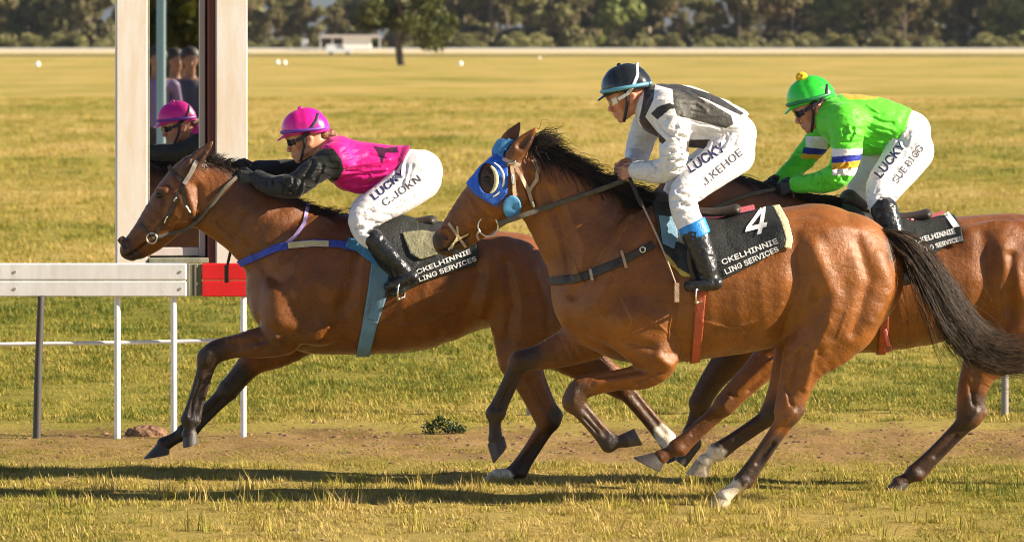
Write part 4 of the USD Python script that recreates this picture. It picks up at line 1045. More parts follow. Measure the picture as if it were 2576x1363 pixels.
    # boots
    for rows in (J['boot'], far(J['boot'], fx)):
        ft = [(q[0], q[1], q[2], q[3], q[4] * (-1 if rows is not J['boot'] else 1)) for q in J['foot']]
        if rows is not J['boot']: ft = [(x + J[fx][0], y + J[fx][1], r, w, o) for x, y, r, w, o in ft]
        O = Figure(d, *ext, .46, .0062)
        O.chain(rows, .02, grow=.004); O.chain(ft, .02)
        bm = obj('boot', rumple(O.f.mesh(), .004, 22, 3), BOOT, t, True)
        if 'cuff' in J:
            K = Figure(d, *ext, .46, .0062); n = 2 if rows is J['boot'] else 1
            sh_ = J['cuff'] if rows is J['boot'] else far(J['cuff'], fx)
            K.chain(sh_, .01); a, b = W(*sh_[0][:2], d), W(*sh_[-1][:2], d); K.f.cut(a, a - b); K.f.cut(b, b - a)
            obj('cuff', K.f.mesh(), BLUECUFF, bm, True)
    # hands
    for (w, a, up, s) in J['hands']:
        wr = W(w[0], w[1], d, w[2])
        H = Field(wr - .14, wr + .14, .0034)
        add_hand(H, wr, (a[0], a[2], -a[1]), (up[0], up[2], -up[1]), s)
        hm = H.mesh()
        if J['gloved']: obj('glove', hm, GLOVE, t, True)
        else: obj('hand', hm, SKIN, t, True, np.tile(np.array(J['skin']), (len(hm.vertices), 1)))
    # helmet with cap, peak, band and straps
    E = Field(L.c - .26, L.c + .26, .006)
    E.segs([L(-.022, .052), L(.004, .055)], [.122, .118], [.107, .104], .02)
    E.segs([L(-.085, .035)], [.055], [.075], .03)
    n_ = L(.0, 1.0) - L.c
    E.cut(L(.0, .030), -(n_ * 1.0 - .14 * L.f))
    for s in (-1, 1): E.segs([L(-.012, -.004, s * .115), L(-.012, .01, s * .115)], [.034, .034], [.05, .05], .01, 'sub')
    cap = E.mesh()
    hm = obj('helmet', rumple(cap.copy(), .0016, 12, J['seed']), J['cap'], t, True)
    ce = Caster(cap)
    K = Field(L.c - .26, L.c + .26, .0055)
    K.segs([L(.075, .043), L(.125, .040), L(.152, .030)], [.010, .0075, .006], [.088, .075, .050], .01)
    obj('peak', K.mesh(), J['peak'], hm, True)
    a = np.linspace(0, 2 * np.pi, 49)
    rim = np.array([L(-.010 + .132 * math.cos(q), .050 + .018 * math.cos(q), .114 * math.sin(q)) for q in a])
    obj('band', tube(rim, .0105, 8, cap=False), J['band'], hm, smooth=True)
    o_ = trimesh.creation.icosphere(3, J['button'][0]); o_.apply_scale([1, 1, .85]); o_.apply_translation(L(-.012, .170 + .3 * J['button'][0]))
    obj('button', rumple(o_, .2 * J['button'][0], 60, 4), J['button'][1], hm, smooth=True)
    xz = np.array([q[[0, 2]] for q in (W(x, y, d) for x, y in fine(J['elastic'], 26))])
    for s in (-1, 1):
        y = ce.hit(xz, s) + s * .006
        obj('goggle_strap', tube(np.stack([xz[:, 0], y, xz[:, 1]], 1), .0085, 8, flat=((0, 1, 0), .35)), J['strapmat'], hm, smooth=True)
    # goggles and chin strap
    G = Field(L.c - .2, L.c + .2, .005)
    G.segs([L(.070, .002, -.034), L(.070, .002, .034)], [.031, .031], [.026, .026], .01)
    G.segs([L(.045, .003, -.05), L(.045, .003, .05)], [.026, .026], [.022, .022], .015)
    G.cut(L(.055, 0), -L.f)
    gg = obj('goggles', G.mesh(), J['goggle'], t, True)
    for s in (-1, 1):
        e = trimesh.creation.icosphere(3, 1.0); e.apply_scale([.012, .031, .021])
        ang = math.atan2(L.f[2], -L.f[0]); e.apply_transform(trimesh.transformations.rotation_matrix(ang, [0, 1, 0])); e.apply_translation(L(.094, .002, s * .032))
        obj('lens', e, J['lens'], gg, smooth=True)
        obj('goggle_strap', tube([L(.05, .004, s * .066), L(.01, .012, s * .084), L(-.03, .03, s * .09)], .010, 8, flat=((0, 1, 0), .3)), J['strapmat'], gg, smooth=True)
    obj('chin_strap', tube(smooth_line([L(.0, .03, -.086), L(.012, -.03, -.075), L(.04, -.088, -.048), L(.058, -.122, 0), L(.04, -.088, .048), L(.012, -.03, .075), L(.0, .03, .086)], 40), .008, 8, flat=((0, 1, 0), .4)), STRAPBLACK, hm, smooth=True)
    return t, d, L, Caster(shirt)

PINK, BLACKS, WHITES, GREEN = (.66, .006, .20), (.018, .019, .019), (.66, .65, .66), (.10, .60, .03)
JA = jockey(dict(d=29.6, head=(768, 350), face=(-.97, .24), neck=(838, 378), at=(1000, 600), seed=21, skin=(.50, .24, .145), silk=PINK, gloved=True,
    label='jockey in pink vest with black sleeves and pink helmet, crouched over the leading horse',
    torso=[(850, 396, 50, .17, 0), (905, 423, 62, .165, 0), (960, 424, 58, .15, 0), (1018, 414, 46, .14, 0)], waist=[(950, 425, 50, .145, 0), (985, 422, 45, .135, 0)], hem=((1026, 378), (986, 470)),
    pelvis=[(985, 422, 42, .125, 0), (1012, 424, 46, .132, 0), (1056, 432, 55, .15, 0)],
    arm=[(842, 398, 34, None, -.17), (790, 432, 28, None, -.20), (735, 466, 25, None, -.21), (690, 464, 21, None, -.15), (652, 450, 17, None, -.08)],
    farm=[(835, 392, 33, None, .17), (790, 415, 27, None, .20), (752, 430, 23, None, .2), (690, 430, 20, None, .13), (645, 426, 17, None, .07)],
    thigh=[(1052, 446, 58, .085, -.09), (995, 490, 49, .08, -.15), (935, 528, 40, .075, -.22), (909, 552, 29, .06, -.26), (916, 578, 25, .05, -.28), (952, 606, 22, .045, -.30)],
    boot=[(944, 598, 25, .05, -.30), (962, 617, 23, .05, -.31), (994, 648, 19, .045, -.325), (1020, 674, 16, .04, -.33)], fshift=(-6, -4),
    foot=[(1040, 688, 15, .04, -.335), (1014, 700, 14, .042, -.34), (980, 714, 11, .045, -.34)],
    hem_col=0, cuffs=[], hands=[((640, 448, -.07), (-1, -.1, .15), (-.1, -1, 0), -1), ((634, 424, .06), (-1, 0, -.15), (-.1, -1, 0), 1)],
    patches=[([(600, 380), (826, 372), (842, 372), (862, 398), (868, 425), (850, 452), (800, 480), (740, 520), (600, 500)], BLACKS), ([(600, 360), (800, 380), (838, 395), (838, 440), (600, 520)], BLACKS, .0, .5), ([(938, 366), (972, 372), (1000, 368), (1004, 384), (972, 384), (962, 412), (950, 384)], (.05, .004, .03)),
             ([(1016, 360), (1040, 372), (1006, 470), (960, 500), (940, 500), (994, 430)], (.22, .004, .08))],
    folds=pleats(920, 440, 8, 9, 9, 110, .006, 4, 1) + pleats(905, 375, 20, 4, 8, 60, .004, 4, 2) + pleats(745, 462, 70, 6, 9, 26, .006, 3.4, 3) + pleats(800, 430, 60, 4, 12, 30, .005, 3.4, 4) + pleats(690, 460, 80, 4, 9, 22, .004, 3, 5) + [([(880, 470), (960, 450), (1010, 410)], 6, -.006), ([(870, 440), (940, 430), (1000, 400)], 6, -.006), ([(860, 410), (950, 400)], 6, .004), ([(760, 450), (790, 425)], 4, -.006), ([(720, 462), (745, 485)], 4, -.006)],
    creases=pleats(930, 545, 25, 7, 8, 44, .006, 3.2, 6) + pleats(1020, 430, 75, 5, 9, 50, .005, 3.6, 7) + pleats(1010, 515, 40, 4, 8, 46, .004, 3.2, 8) + pleats(915, 580, 10, 4, 7, 30, .004, 3, 9) + [([(915, 545), (960, 560)], 5, -.006), ([(925, 525), (985, 540)], 5, -.005), ([(900, 570), (950, 575)], 5, -.005), ([(1040, 480), (990, 530)], 6, -.003)],
    print=[('LUCKY', (946, 500), (1022, 438), 18), ('C.JOKN', (972, 516), (1062, 452), 18)],
    cap=PINKCAP, peak=PINKCAP, band=PURPLEBAND, button=(.014, PINKCAP), goggle=STRAPBLACK, lens=LENS, strapmat=STRAPBLACK, elastic=[(800, 285), (796, 305), (782, 325), (764, 340)]))
hair = Figure(29.6, 780, 880, 290, 390, .12, .006)
hair.chain([(815, 340, 14, .045), (832, 338, 12, .03), (846, 352, 6, .016)], .015)
obj('hair', rumple(hair.f.mesh(), .006, 50, 3), HAIRBROWN, JA[0], True)

JB = jockey(dict(d=28.0, head=(1577, 244), face=(-.95, .31), neck=(1648, 262), at=(1790, 560), seed=31, skin=(.46, .21, .125), silk=WHITES, gloved=False,
    label='jockey in white and black silks and black helmet on the nearest horse',
    torso=[(1662, 276, 62, .18, 0), (1722, 292, 72, .17, 0), (1782, 308, 65, .155, 0), (1845, 328, 54, .145, 0)], waist=[(1770, 305, 60, .15, 0), (1815, 320, 54, .14, 0)], hem=((1878, 290), (1826, 400)),
    pelvis=[(1790, 318, 52, .135, 0), (1822, 334, 52, .138, 0), (1850, 338, 50, .142, 0), (1842, 362, 57, .15, 0)],
    arm=[(1674, 272, 42, None, -.17), (1692, 335, 34, None, -.215), (1690, 402, 29, None, -.23), (1650, 430, 24, None, -.16), (1602, 428, 18, None, -.09)],
    farm=[(1650, 285, 38, None, .17), (1618, 345, 30, None, .21), (1605, 392, 26, None, .2), (1600, 410, 20, None, .12), (1592, 416, 17, None, .08)],
    thigh=[(1838, 384, 58, .085, -.09), (1790, 422, 49, .08, -.15), (1736, 464, 42, .075, -.22), (1712, 494, 34, .065, -.27), (1716, 522, 34, .055, -.29), (1734, 562, 32, .052, -.31)],
    boot=[(1742, 580, 31, .055, -.315), (1754, 612, 29, .055, -.32), (1768, 652, 25, .05, -.33), (1776, 682, 21, .045, -.335)], fshift=(-6, -4),
    cuff=[(1733, 556, 37, .064, -.31), (1750, 592, 35, .062, -.317)],
    foot=[(1794, 704, 17, .042, -.34), (1770, 708, 16, .045, -.345), (1728, 712, 13, .048, -.345)],
    cuffs=[], hands=[((1600, 430, -.085), (-1, .15, .25), (.1, -1, 0), -1), ((1592, 420, .07), (-1, .2, -.2), (.1, -1, 0), 1)],
    patches=[([(1688, 225), (1720, 226), (1790, 262), (1836, 290), (1842, 312), (1822, 322), (1760, 306), (1698, 290), (1690, 262)], (.045, .043, .038), -.5, -.05), ([(1644, 205), (1668, 200), (1800, 240), (1870, 285), (1860, 290), (1770, 248), (1650, 214)], (.03, .03, .032)),
             ([(1618, 290), (1650, 330), (1672, 352), (1662, 360), (1620, 330), (1606, 304)], (.05, .03, .022), -.5, .1), ([(1634, 285), (1650, 268), (1680, 258), (1704, 270), (1680, 274), (1650, 300)], (.03, .03, .032), -.5, -.05), ([(1622, 210), (1650, 196), (1640, 250), (1618, 300), (1606, 300), (1616, 250)], (.03, .028, .03)),
             ([(1724, 352), (1780, 350), (1800, 362), (1790, 392), (1720, 380)], (.06, .045, .035), -.5, -.02)],
    folds=pleats(1770, 335, 165, 7, 8, 90, .006, 4, 11) + pleats(1695, 400, 20, 7, 9, 40, .007, 3.6, 12) + pleats(1650, 430, 75, 5, 9, 28, .005, 3.2, 13) + pleats(1690, 320, 60, 5, 10, 44, .005, 3.8, 14) + pleats(1760, 260, 155, 5, 9, 70, .005, 4, 15) + pleats(1640, 330, 50, 4, 9, 50, .005, 3.6, 16) + [([(1660, 320), (1700, 350)], 5, -.006), ([(1668, 390), (1712, 372)], 5, -.008), ([(1640, 410), (1670, 445)], 5, -.006), ([(1730, 340), (1820, 350)], 6, -.006), ([(1740, 320), (1830, 335)], 6, -.005)],
    creases=pleats(1722, 500, 15, 8, 8, 48, .006, 3.4, 17) + pleats(1820, 350, 60, 5, 9, 56, .005, 3.6, 18) + pleats(1775, 455, 45, 4, 9, 50, .004, 3.4, 19) + pleats(1730, 540, 5, 3, 8, 40, .004, 3, 20) + [([(1700, 480), (1760, 500)], 5, -.006), ([(1710, 510), (1745, 520)], 5, -.005), ([(1830, 350), (1790, 380)], 6, -.005)],
    print=[('LUCKY', (1733, 432), (1822, 376), 23), ('J.KEHOE', (1770, 464), (1866, 386), 19)],
    cap=BLACKCAP, peak=BLACKCAP, band=CYANBAND, button=(.012, BLACKCAP), goggle=PALEFRAME, lens=AMBER, strapmat=STRAPWHITE, elastic=[(1602, 158), (1602, 190), (1588, 222), (1568, 242)]))

JC = jockey(dict(d=29.0, head=(2043, 272), face=(-.92, .39), neck=(2098, 292), at=(2250, 520), seed=41, skin=(.48, .22, .135), silk=GREEN, gloved=True,
    label='jockey in bright green silks and green helmet with yellow pompom on the trailing horse',
    torso=[(2104, 300, 54, .17, 0), (2156, 313, 74, .165, 0), (2216, 320, 67, .155, 0), (2272, 326, 52, .14, 0)], waist=[(2200, 318, 60, .15, 0), (2240, 322, 54, .14, 0)], hem=((2292, 272), (2238, 400)),
    pelvis=[(2225, 324, 52, .135, 0), (2262, 334, 52, .138, 0), (2288, 330, 50, .142, 0), (2284, 352, 58, .15, 0)],
    arm=[(2118, 306, 40, None, -.17), (2124, 372, 33, None, -.215), (2102, 436, 28, None, -.225), (2052, 458, 23, None, -.15), (2004, 462, 17, None, -.08)],
    farm=[(2095, 308, 36, None, .17), (2055, 365, 28, None, .2), (2020, 408, 24, None, .19), (1985, 440, 20, None, .12), (1966, 456, 16, None, .08)],
    thigh=[(2286, 378, 58, .085, -.09), (2251, 425, 51, .08, -.14), (2216, 470, 43, .07, -.21), (2204, 500, 31, .06, -.26), (2210, 524, 29, .052, -.29)],
    boot=[(2214, 524, 31, .056, -.30), (2226, 560, 29, .055, -.31), (2246, 620, 25, .05, -.33), (2256, 668, 21, .045, -.335)], fshift=(-34, -4),
    foot=[(2274, 690, 17, .042, -.34), (2250, 696, 16, .045, -.345), (2208, 702, 13, .048, -.345)],
    cuffs=[], hands=[((1998, 466, -.075), (-1, .25, .2), (0, -1, 0), -1), ((1966, 460, .07), (-1, .3, -.2), (0, -1, 0), 1)],
    patches=[([(2085, 372), (2165, 372), (2165, 392), (2085, 396)], (.74, .72, .70), -.5, -.05), ([(2085, 392), (2168, 385), (2168, 400), (2085, 410)], (.02, .03, .30), -.5, -.05), ([(2085, 408), (2168, 400), (2164, 420), (2085, 426)], (.70, .36, .02), -.5, -.05), ([(2085, 424), (2164, 418), (2150, 440), (2085, 438)], (.74, .72, .70), -.5, -.05),
             ([(2030, 345), (2085, 345), (2085, 378), (2030, 372)], (.74, .72, .70), .05, .5), ([(2025, 372), (2085, 378), (2085, 392), (2020, 388)], (.02, .03, .30), .05, .5), ([(2020, 388), (2080, 392), (2080, 404), (2016, 400)], (.70, .36, .02), .05, .5),
             ([(2100, 225), (2240, 225), (2200, 250), (2130, 250)], (.60, .32, .03))],
    folds=pleats(2200, 350, 160, 8, 9, 100, .007, 4.2, 21) + pleats(2200, 285, 165, 4, 9, 80, .005, 4, 22) + pleats(2105, 430, 40, 7, 8, 36, .007, 3.4, 23) + pleats(2055, 455, 70, 5, 9, 28, .005, 3.2, 24) + pleats(2130, 330, 70, 4, 9, 40, .005, 3.6, 25) + [([(2140, 360), (2240, 340)], 6, -.007), ([(2150, 385), (2230, 372)], 6, -.006), ([(2110, 430), (2060, 440)], 5, .006), ([(2090, 410), (2120, 455)], 5, -.007), ([(2160, 320), (2250, 300)], 7, .005)],
    creases=pleats(2215, 490, 20, 6, 8, 40, .006, 3.2, 26) + pleats(2275, 350, 70, 5, 9, 50, .005, 3.6, 27) + pleats(2260, 430, 55, 4, 9, 50, .004, 3.2, 28) + [([(2260, 345), (2300, 400)], 7, -.005), ([(2200, 490), (2250, 500)], 5, -.006)],
    print=[('LUCKY', (2206, 446), (2272, 366), 21), ('SUE BIGG', (2248, 460), (2318, 372), 17)],
    cap=GREENCAP, peak=GREENCAP, band=DKGREEN, button=(.030, YELLOW), goggle=STRAPBLACK, lens=LENS, strapmat=STRAPBLACK, elastic=[(2078, 212), (2076, 236), (2060, 256), (2040, 266)]))

# whips
def whip(label, a, b, dy0, dy1, d, mat, r0=.007, r1=.0035):
    t = thing('riding_whip', label, 'whip', W(*a, d, dy0))
    A, B = W(*a, d, dy0), W(*b, d, dy1); u = np.linspace(0, 1, 14)[:, None]
    p = A + u * (B - A) + np.array([.012, 0, 0]) * np.sin(u * np.pi)
    obj('shaft', tube(p, np.linspace(r0, r1, 14), 8), mat, t, smooth=True)
    obj('handle', tube(A + np.linspace(-.06, .12, 6)[:, None] * (B - A) / np.linalg.norm(B - A), r0 * 1.5, 8), LEATHER, t, smooth=True)
    obj('flap', box(-.012, .012, -.003, .003, -.05, .05).apply_transform(trimesh.transformations.translation_matrix(B - [0, 0, .03])), mat, t)
whip('thin tan whip in the hand of the white jockey', (1592, 470), (1696, 712), -.12, -.42, 28.0, TAN)
whip('dark whip hanging below the neck of the leading horse', (604, 450), (569, 676), .11, .03, 29.6, LEATHER, .012, .008)
# ------------------------------------------------------------------ the ground
def smoothstep(a, b, x): t = np.clip((x - a) / (b - a), 0, 1); return t * t * (3 - 2 * t)
def ground_z(x, y):
    x, y = np.asarray(x, float), np.asarray(y, float)
    z = 1.0 * smoothstep(1092, 1150, y) + 0.85 * smoothstep(19, 14, y)
    near = np.exp(-np.maximum(y - 60, 0) / 60) * smoothstep(8, 24, y)
    z = z + near * (0.03 * (meshkit.fbm(np.stack([x * .9, y * .9, 0 * x], -1), 3, 3) - .5) + .035 * (meshkit.fbm(np.stack([x * 3.2, y * 2.2, 0 * x], -1), 2, 4) - .5))
    z = z + 0.5 * smoothstep(90, 260, y) * (1 - smoothstep(500, 900, y)) * (meshkit.fbm(np.stack([x * .02, y * .01, 0 * x], -1), 2, 4) - .6)
    return z
gx = np.concatenate([-np.geomspace(6000, 8, 40), np.arange(-5.5, 5.6, .06), np.geomspace(8, 6000, 40)])
gy = np.concatenate([-np.geomspace(400, 2, 16), np.arange(0, 24, 1.0), np.arange(24, 44, .07), np.geomspace(44, 9000, 130)])
X, Y = np.meshgrid(gx, gy, indexing='ij')
V = np.stack([X, Y, ground_z(X, Y)], -1).reshape(-1, 3)
i, j = np.meshgrid(np.arange(len(gx) - 1), np.arange(len(gy) - 1), indexing='ij')
n_ = len(gy)
Fq = np.stack([i * n_ + j, (i + 1) * n_ + j, (i + 1) * n_ + j + 1, i * n_ + j + 1], -1).reshape(-1, 4)
GROUND = M('dry_grass_ground', {
    'g': ('geometry', {}), 's': ('separate_xyz', {}),
    'm1': ('mapping', {'scale': (0.5, 0.22, 1.0)}), 'n1': ('noise_texture', {'scale': 0.30, 'detail': 7.0, 'roughness': 0.62}),
    'm2': ('mapping', {'scale': (1.0, 0.35, 1.0)}), 'n2': ('noise_texture', {'scale': 2.2, 'detail': 8.0, 'roughness': 0.7}),
    'n3': ('noise_texture', {'scale': 26.0, 'detail': 6.0, 'roughness': 0.75}),
    'm4': ('mapping', {'scale': (0.05, 0.02, 1.0)}), 'n4': ('noise_texture', {'scale': 1.2, 'detail': 6.0, 'roughness': 0.6}),
    'r1': ('rgb_ramp', {'ramp': [(0.24, (0.18, 0.172, 0.028)), (0.38, (0.285, 0.243, 0.05)), (0.54, (0.38, 0.285, 0.088)), (0.8, (0.455, 0.335, 0.14))]}),
    'r2': ('rgb_ramp', {'ramp': [(0.25, (0.76, 0.80, 0.68)), (0.5, (1.0, 1.0, 1.0)), (0.78, (1.18, 1.13, 1.08))]}),
    'r3': ('rgb_ramp', {'ramp': [(0.28, (0.30, 0.30, 0.27)), (0.5, (1.0, 1.0, 1.0)), (0.74, (1.4, 1.35, 1.25))]}),
    'r4': ('rgb_ramp', {'ramp': [(0.33, (0.66, 0.74, 0.5)), (0.5, (1.0, 1.0, 1.0)), (0.7, (1.15, 1.05, 1.0))]}),
    'x2': ('mix', {'mix_type': 'multiply', 'fac': 0.8}), 'x3': ('mix', {'mix_type': 'multiply', 'fac': 0.75}), 'x4': ('mix', {'mix_type': 'multiply', 'fac': 0.9}),
    'yn': ('math', {'math_type': 'multiply_add', 'value2': 3.6}),
    'da': ('map_range', {'range_type': 'smoothstep', 'from_min': 32.0, 'from_max': 33.1, 'to_min': 0.0, 'to_max': 1.0}),
    'db': ('map_range', {'range_type': 'smoothstep', 'from_min': 34.7, 'from_max': 35.5, 'to_min': 1.0, 'to_max': 0.0}),
    'dm': ('math', {'math_type': 'multiply'}), 'dm2': ('math', {'math_type': 'multiply', 'value2': 0.8}),
    'dr': ('rgb_ramp', {'ramp': [(0.3, (0.14, 0.07, 0.032)), (0.5, (0.30, 0.175, 0.08)), (0.75, (0.44, 0.30, 0.15))]}), 'xd': ('mix', {}),
    'far': ('map_range', {'range_type': 'smoothstep', 'from_min': 1085.0, 'from_max': 1120.0, 'to_min': 0.0, 'to_max': 1.0}), 'xf': ('mix', {'color2': (0.52, 0.43, 0.28)}), 'la': ('map_range', {'from_min': 900.0, 'from_max': 960.0, 'to_min': 0.0, 'to_max': 1.0}), 'lb': ('map_range', {'from_min': 1072.0, 'from_max': 1074.0, 'to_min': 1.0, 'to_max': 0.0}), 'lm': ('math', {'math_type': 'multiply'}), 'xl': ('mix', {'color2': (0.13, 0.11, 0.03)}),  # xl: dark strip before the far rail, its shadow painted into the ground
    'ga': ('map_range', {'range_type': 'smoothstep', 'from_min': 34.0, 'from_max': 37.0, 'to_min': 0.0, 'to_max': 1.0}), 'gb': ('map_range', {'range_type': 'smoothstep', 'from_min': 46.0, 'from_max': 66.0, 'to_min': 1.0, 'to_max': 0.0}), 'gm': ('math', {'math_type': 'multiply'}), 'go': ('math', {'math_type': 'multiply_add', 'value2': -0.13}),
    'b': ('bump', {'strength': 0.9, 'distance': 0.05}), 'p': ('principled_bsdf', {'roughness': 0.95, 'specular_ior_level': 0.1})},
    [('g.position', 's.vector'), ('g.position', 'm1.vector'), ('m1.vector', 'n1.vector'), ('g.position', 'm2.vector'), ('m2.vector', 'n2.vector'), ('g.position', 'n3.vector'), ('g.position', 'm4.vector'), ('m4.vector', 'n4.vector'),
     ('s.y', 'ga.value'), ('s.y', 'gb.value'), ('ga.result', 'gm.value1'), ('gb.result', 'gm.value2'), ('gm.value', 'go.value1'), ('n1.fac', 'go.value3'), ('go.value', 'r1.fac'), ('n2.fac', 'r2.fac'), ('n3.fac', 'r3.fac'), ('n4.fac', 'r4.fac'), ('r1.color', 'x2.color1'), ('r2.color', 'x2.color2'),
     ('n2.fac', 'yn.value1'), ('s.y', 'yn.value3'), ('yn.value', 'da.value'), ('yn.value', 'db.value'), ('da.result', 'dm.value1'), ('db.result', 'dm.value2'), ('dm.value', 'dm2.value1'), ('n2.fac', 'dr.fac'),
     ('dm2.value', 'xd.fac'), ('x2.color', 'xd.color1'), ('dr.color', 'xd.color2'), ('xd.color', 'x3.color1'), ('r3.color', 'x3.color2'), ('x3.color', 'x4.color1'), ('r4.color', 'x4.color2'),
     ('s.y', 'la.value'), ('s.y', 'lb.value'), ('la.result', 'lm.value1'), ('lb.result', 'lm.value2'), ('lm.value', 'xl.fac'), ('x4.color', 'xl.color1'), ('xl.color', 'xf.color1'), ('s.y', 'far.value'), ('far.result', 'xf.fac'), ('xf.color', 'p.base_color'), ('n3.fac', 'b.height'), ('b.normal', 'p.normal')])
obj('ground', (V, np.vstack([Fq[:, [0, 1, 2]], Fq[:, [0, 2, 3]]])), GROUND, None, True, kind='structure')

# ------------------------------------------------------------------ grass
GRASS = M('grass_blades', {
    'o': ('object_info', {}), 'g': ('geometry', {}), 'm1': ('mapping', {'scale': (0.5, 0.22, 1.0)}), 'n1': ('noise_texture', {'scale': 0.30, 'detail': 7.0, 'roughness': 0.62}),
    'ga': ('map_range', {'range_type': 'smoothstep', 'from_min': 34.0, 'from_max': 37.0, 'to_min': 0.0, 'to_max': 1.0}), 'gb': ('map_range', {'range_type': 'smoothstep', 'from_min': 46.0, 'from_max': 66.0, 'to_min': 1.0, 'to_max': 0.0}), 'gm': ('math', {'math_type': 'multiply'}), 'go': ('math', {'math_type': 'multiply_add', 'value2': -0.13}),
    's': ('separate_xyz', {}), 'rp': ('math', {'math_type': 'multiply_add', 'value2': 0.34, 'value3': -0.17}), 'ad': ('math', {'math_type': 'add'}), 'isl': ('math', {'math_type': 'multiply_add', 'value2': 0.16, 'value3': 0.0}), 'ad2': ('math', {'math_type': 'add'}),
    'r': ('rgb_ramp', {'ramp': [(0.23, (0.09, 0.122, 0.014)), (0.37, (0.225, 0.213, 0.027)), (0.50, (0.365, 0.285, 0.058)), (0.68, (0.49, 0.36, 0.125)), (0.9, (0.60, 0.47, 0.24))]}),
    'd': ('principled_bsdf', {'roughness': 0.6, 'specular_ior_level': 0.25}), 't': ('translucent_bsdf', {}), 'x': ('mix_closure', {'fac': 0.2})},
    [('g.position', 'm1.vector'), ('m1.vector', 'n1.vector'), ('o.random', 'rp.value1'), ('g.position', 's.vector'), ('s.y', 'ga.value'), ('s.y', 'gb.value'), ('ga.result', 'gm.value1'), ('gb.result', 'gm.value2'), ('gm.value', 'go.value1'), ('n1.fac', 'go.value3'), ('rp.value', 'ad.value1'), ('go.value', 'ad.value2'), ('g.random_per_island', 'isl.value1'), ('isl.value', 'ad2.value1'), ('ad.value', 'ad2.value2'), ('ad2.value', 'r.fac'),
     ('r.color', 'd.base_color'), ('r.color', 't.color'), ('d.BSDF', 'x.closure1'), ('t.BSDF', 'x.closure2')], surface='x.closure')
def tuft(n, spread, h, wd, lean, seed):
    g = np.random.default_rng(seed); v, f = [], []
    for k in range(n):
        a, r = g.random() * 6.28, spread * math.sqrt(g.random())
        b = np.array([r * math.cos(a), r * math.sin(a), -.012])
        q = g.random() * 6.28; dr = np.array([math.cos(q), math.sin(q), 0]); sd = np.array([-dr[1], dr[0], 0]) * wd * (.6 + .8 * g.random())
        H = h * (.45 + .8 * g.random()); L = lean * (.3 + 1.2 * g.random()) * H
        m_ = b + dr * L * .35 + [0, 0, H * .6]; t_ = b + dr * L + [0, 0, H]
        o = len(v); v += [b - sd, b + sd, m_ + sd * .7, m_ - sd * .7, t_]
        f += [[o, o + 1, o + 2], [o, o + 2, o + 3], [o + 3, o + 2, o + 4]]
    return np.array(v), np.array(f)
grass = UsdGeom.PointInstancer.Define(stage, '/World/grass')
tag(grass, 'dry yellow and green grass of the racecourse', 'grass', kind='stuff')
protos = [tuft(30, .065, .028, .0024, 1.0, 1), tuft(30, .07, .023, .0026, 1.4, 2), tuft(24, .05, .040, .0022, .8, 3), tuft(26, .08, .018, .0028, 1.8, 4), tuft(26, .05, .075, .0020, .5, 5)]
for k, (v, f) in enumerate(protos):
    UsdGeom.Scope.Define(stage, '/World/grass/kinds')
    usdkit.mesh(stage, f'/World/grass/kinds/grass_tuft_{k + 1:03d}', (v, f), GRASS)
grass.CreatePrototypesRel().SetTargets([f'/World/grass/kinds/grass_tuft_{k + 1:03d}' for k in range(len(protos))])
P_, I_, S_ = [], [], []
g = np.random.default_rng(77)
for y0, y1, dens, sc, kinds in ((24.8, 30.6, 420, 1.0, [0, 1, 2, 3, 3, 3]), (30.6, 34.0, 330, .8, [1, 3, 3, 3]), (34.0, 40, 230, 1.2, [0, 1, 2]), (40, 52, 110, 1.5, [0, 1, 2]), (52, 95, 34, 2.1, [0, 1, 2, 3]), (95, 230, 4.0, 3.2, [0, 1, 2])):
    hw = lambda y: .103 * y + .9
    area = (hw(y0) + hw(y1)) * (y1 - y0)
    n = int(area * dens)
    y = y0 + (y1 - y0) * g.random(n); x = (2 * g.random(n) - 1) * hw(y)
    pat = meshkit.fbm(np.stack([x * 1.6, y * .8, 0 * x], -1), 3, 8)
    keep = g.random(n) < np.clip((pat - .22) * 3.2, .2, 1)
    if y0 == 30.6: keep &= g.random(n) < np.clip(.30 + np.abs(y - 32.6) / 2.2, 0, 1) * np.clip((meshkit.fbm(np.stack([x * 2.6, y * 1.5, 0 * x], -1), 3, 18) - .3) * 4, .1, 1)
    x, y, pat = x[keep], y[keep], pat[keep]
    P_.append(np.stack([x, y, ground_z(x, y)], 1)); I_.append(g.choice(kinds, len(x))); S_.append(sc * (.6 + .7 * g.random(len(x))) * (.8 + .5 * pat))
# a few tall seed stalks in the foreground
n = 160; x = (2 * g.random(n) - 1) * 3.4; y = 26 + 3.2 * g.random(n)
P_.append(np.stack([x, y, ground_z(x, y)], 1)); I_.append(np.full(n, 4)); S_.append(.8 + .8 * g.random(n))
P_, I_, S_ = np.vstack(P_), np.concatenate(I_), np.concatenate(S_)
grass.CreatePositionsAttr(Vt.Vec3fArray.FromNumpy(P_.astype(np.float32)))
grass.CreateProtoIndicesAttr(Vt.IntArray.FromNumpy(I_.astype(np.int32)))
grass.CreateScalesAttr(Vt.Vec3fArray.FromNumpy(np.stack([S_, S_, S_], 1).astype(np.float32)))
th = g.random(len(P_)) * np.pi
grass.CreateOrientationsAttr(Vt.QuathArray([Gf.Quath(float(math.cos(a)), 0.0, 0.0, float(math.sin(a))) for a in th]))

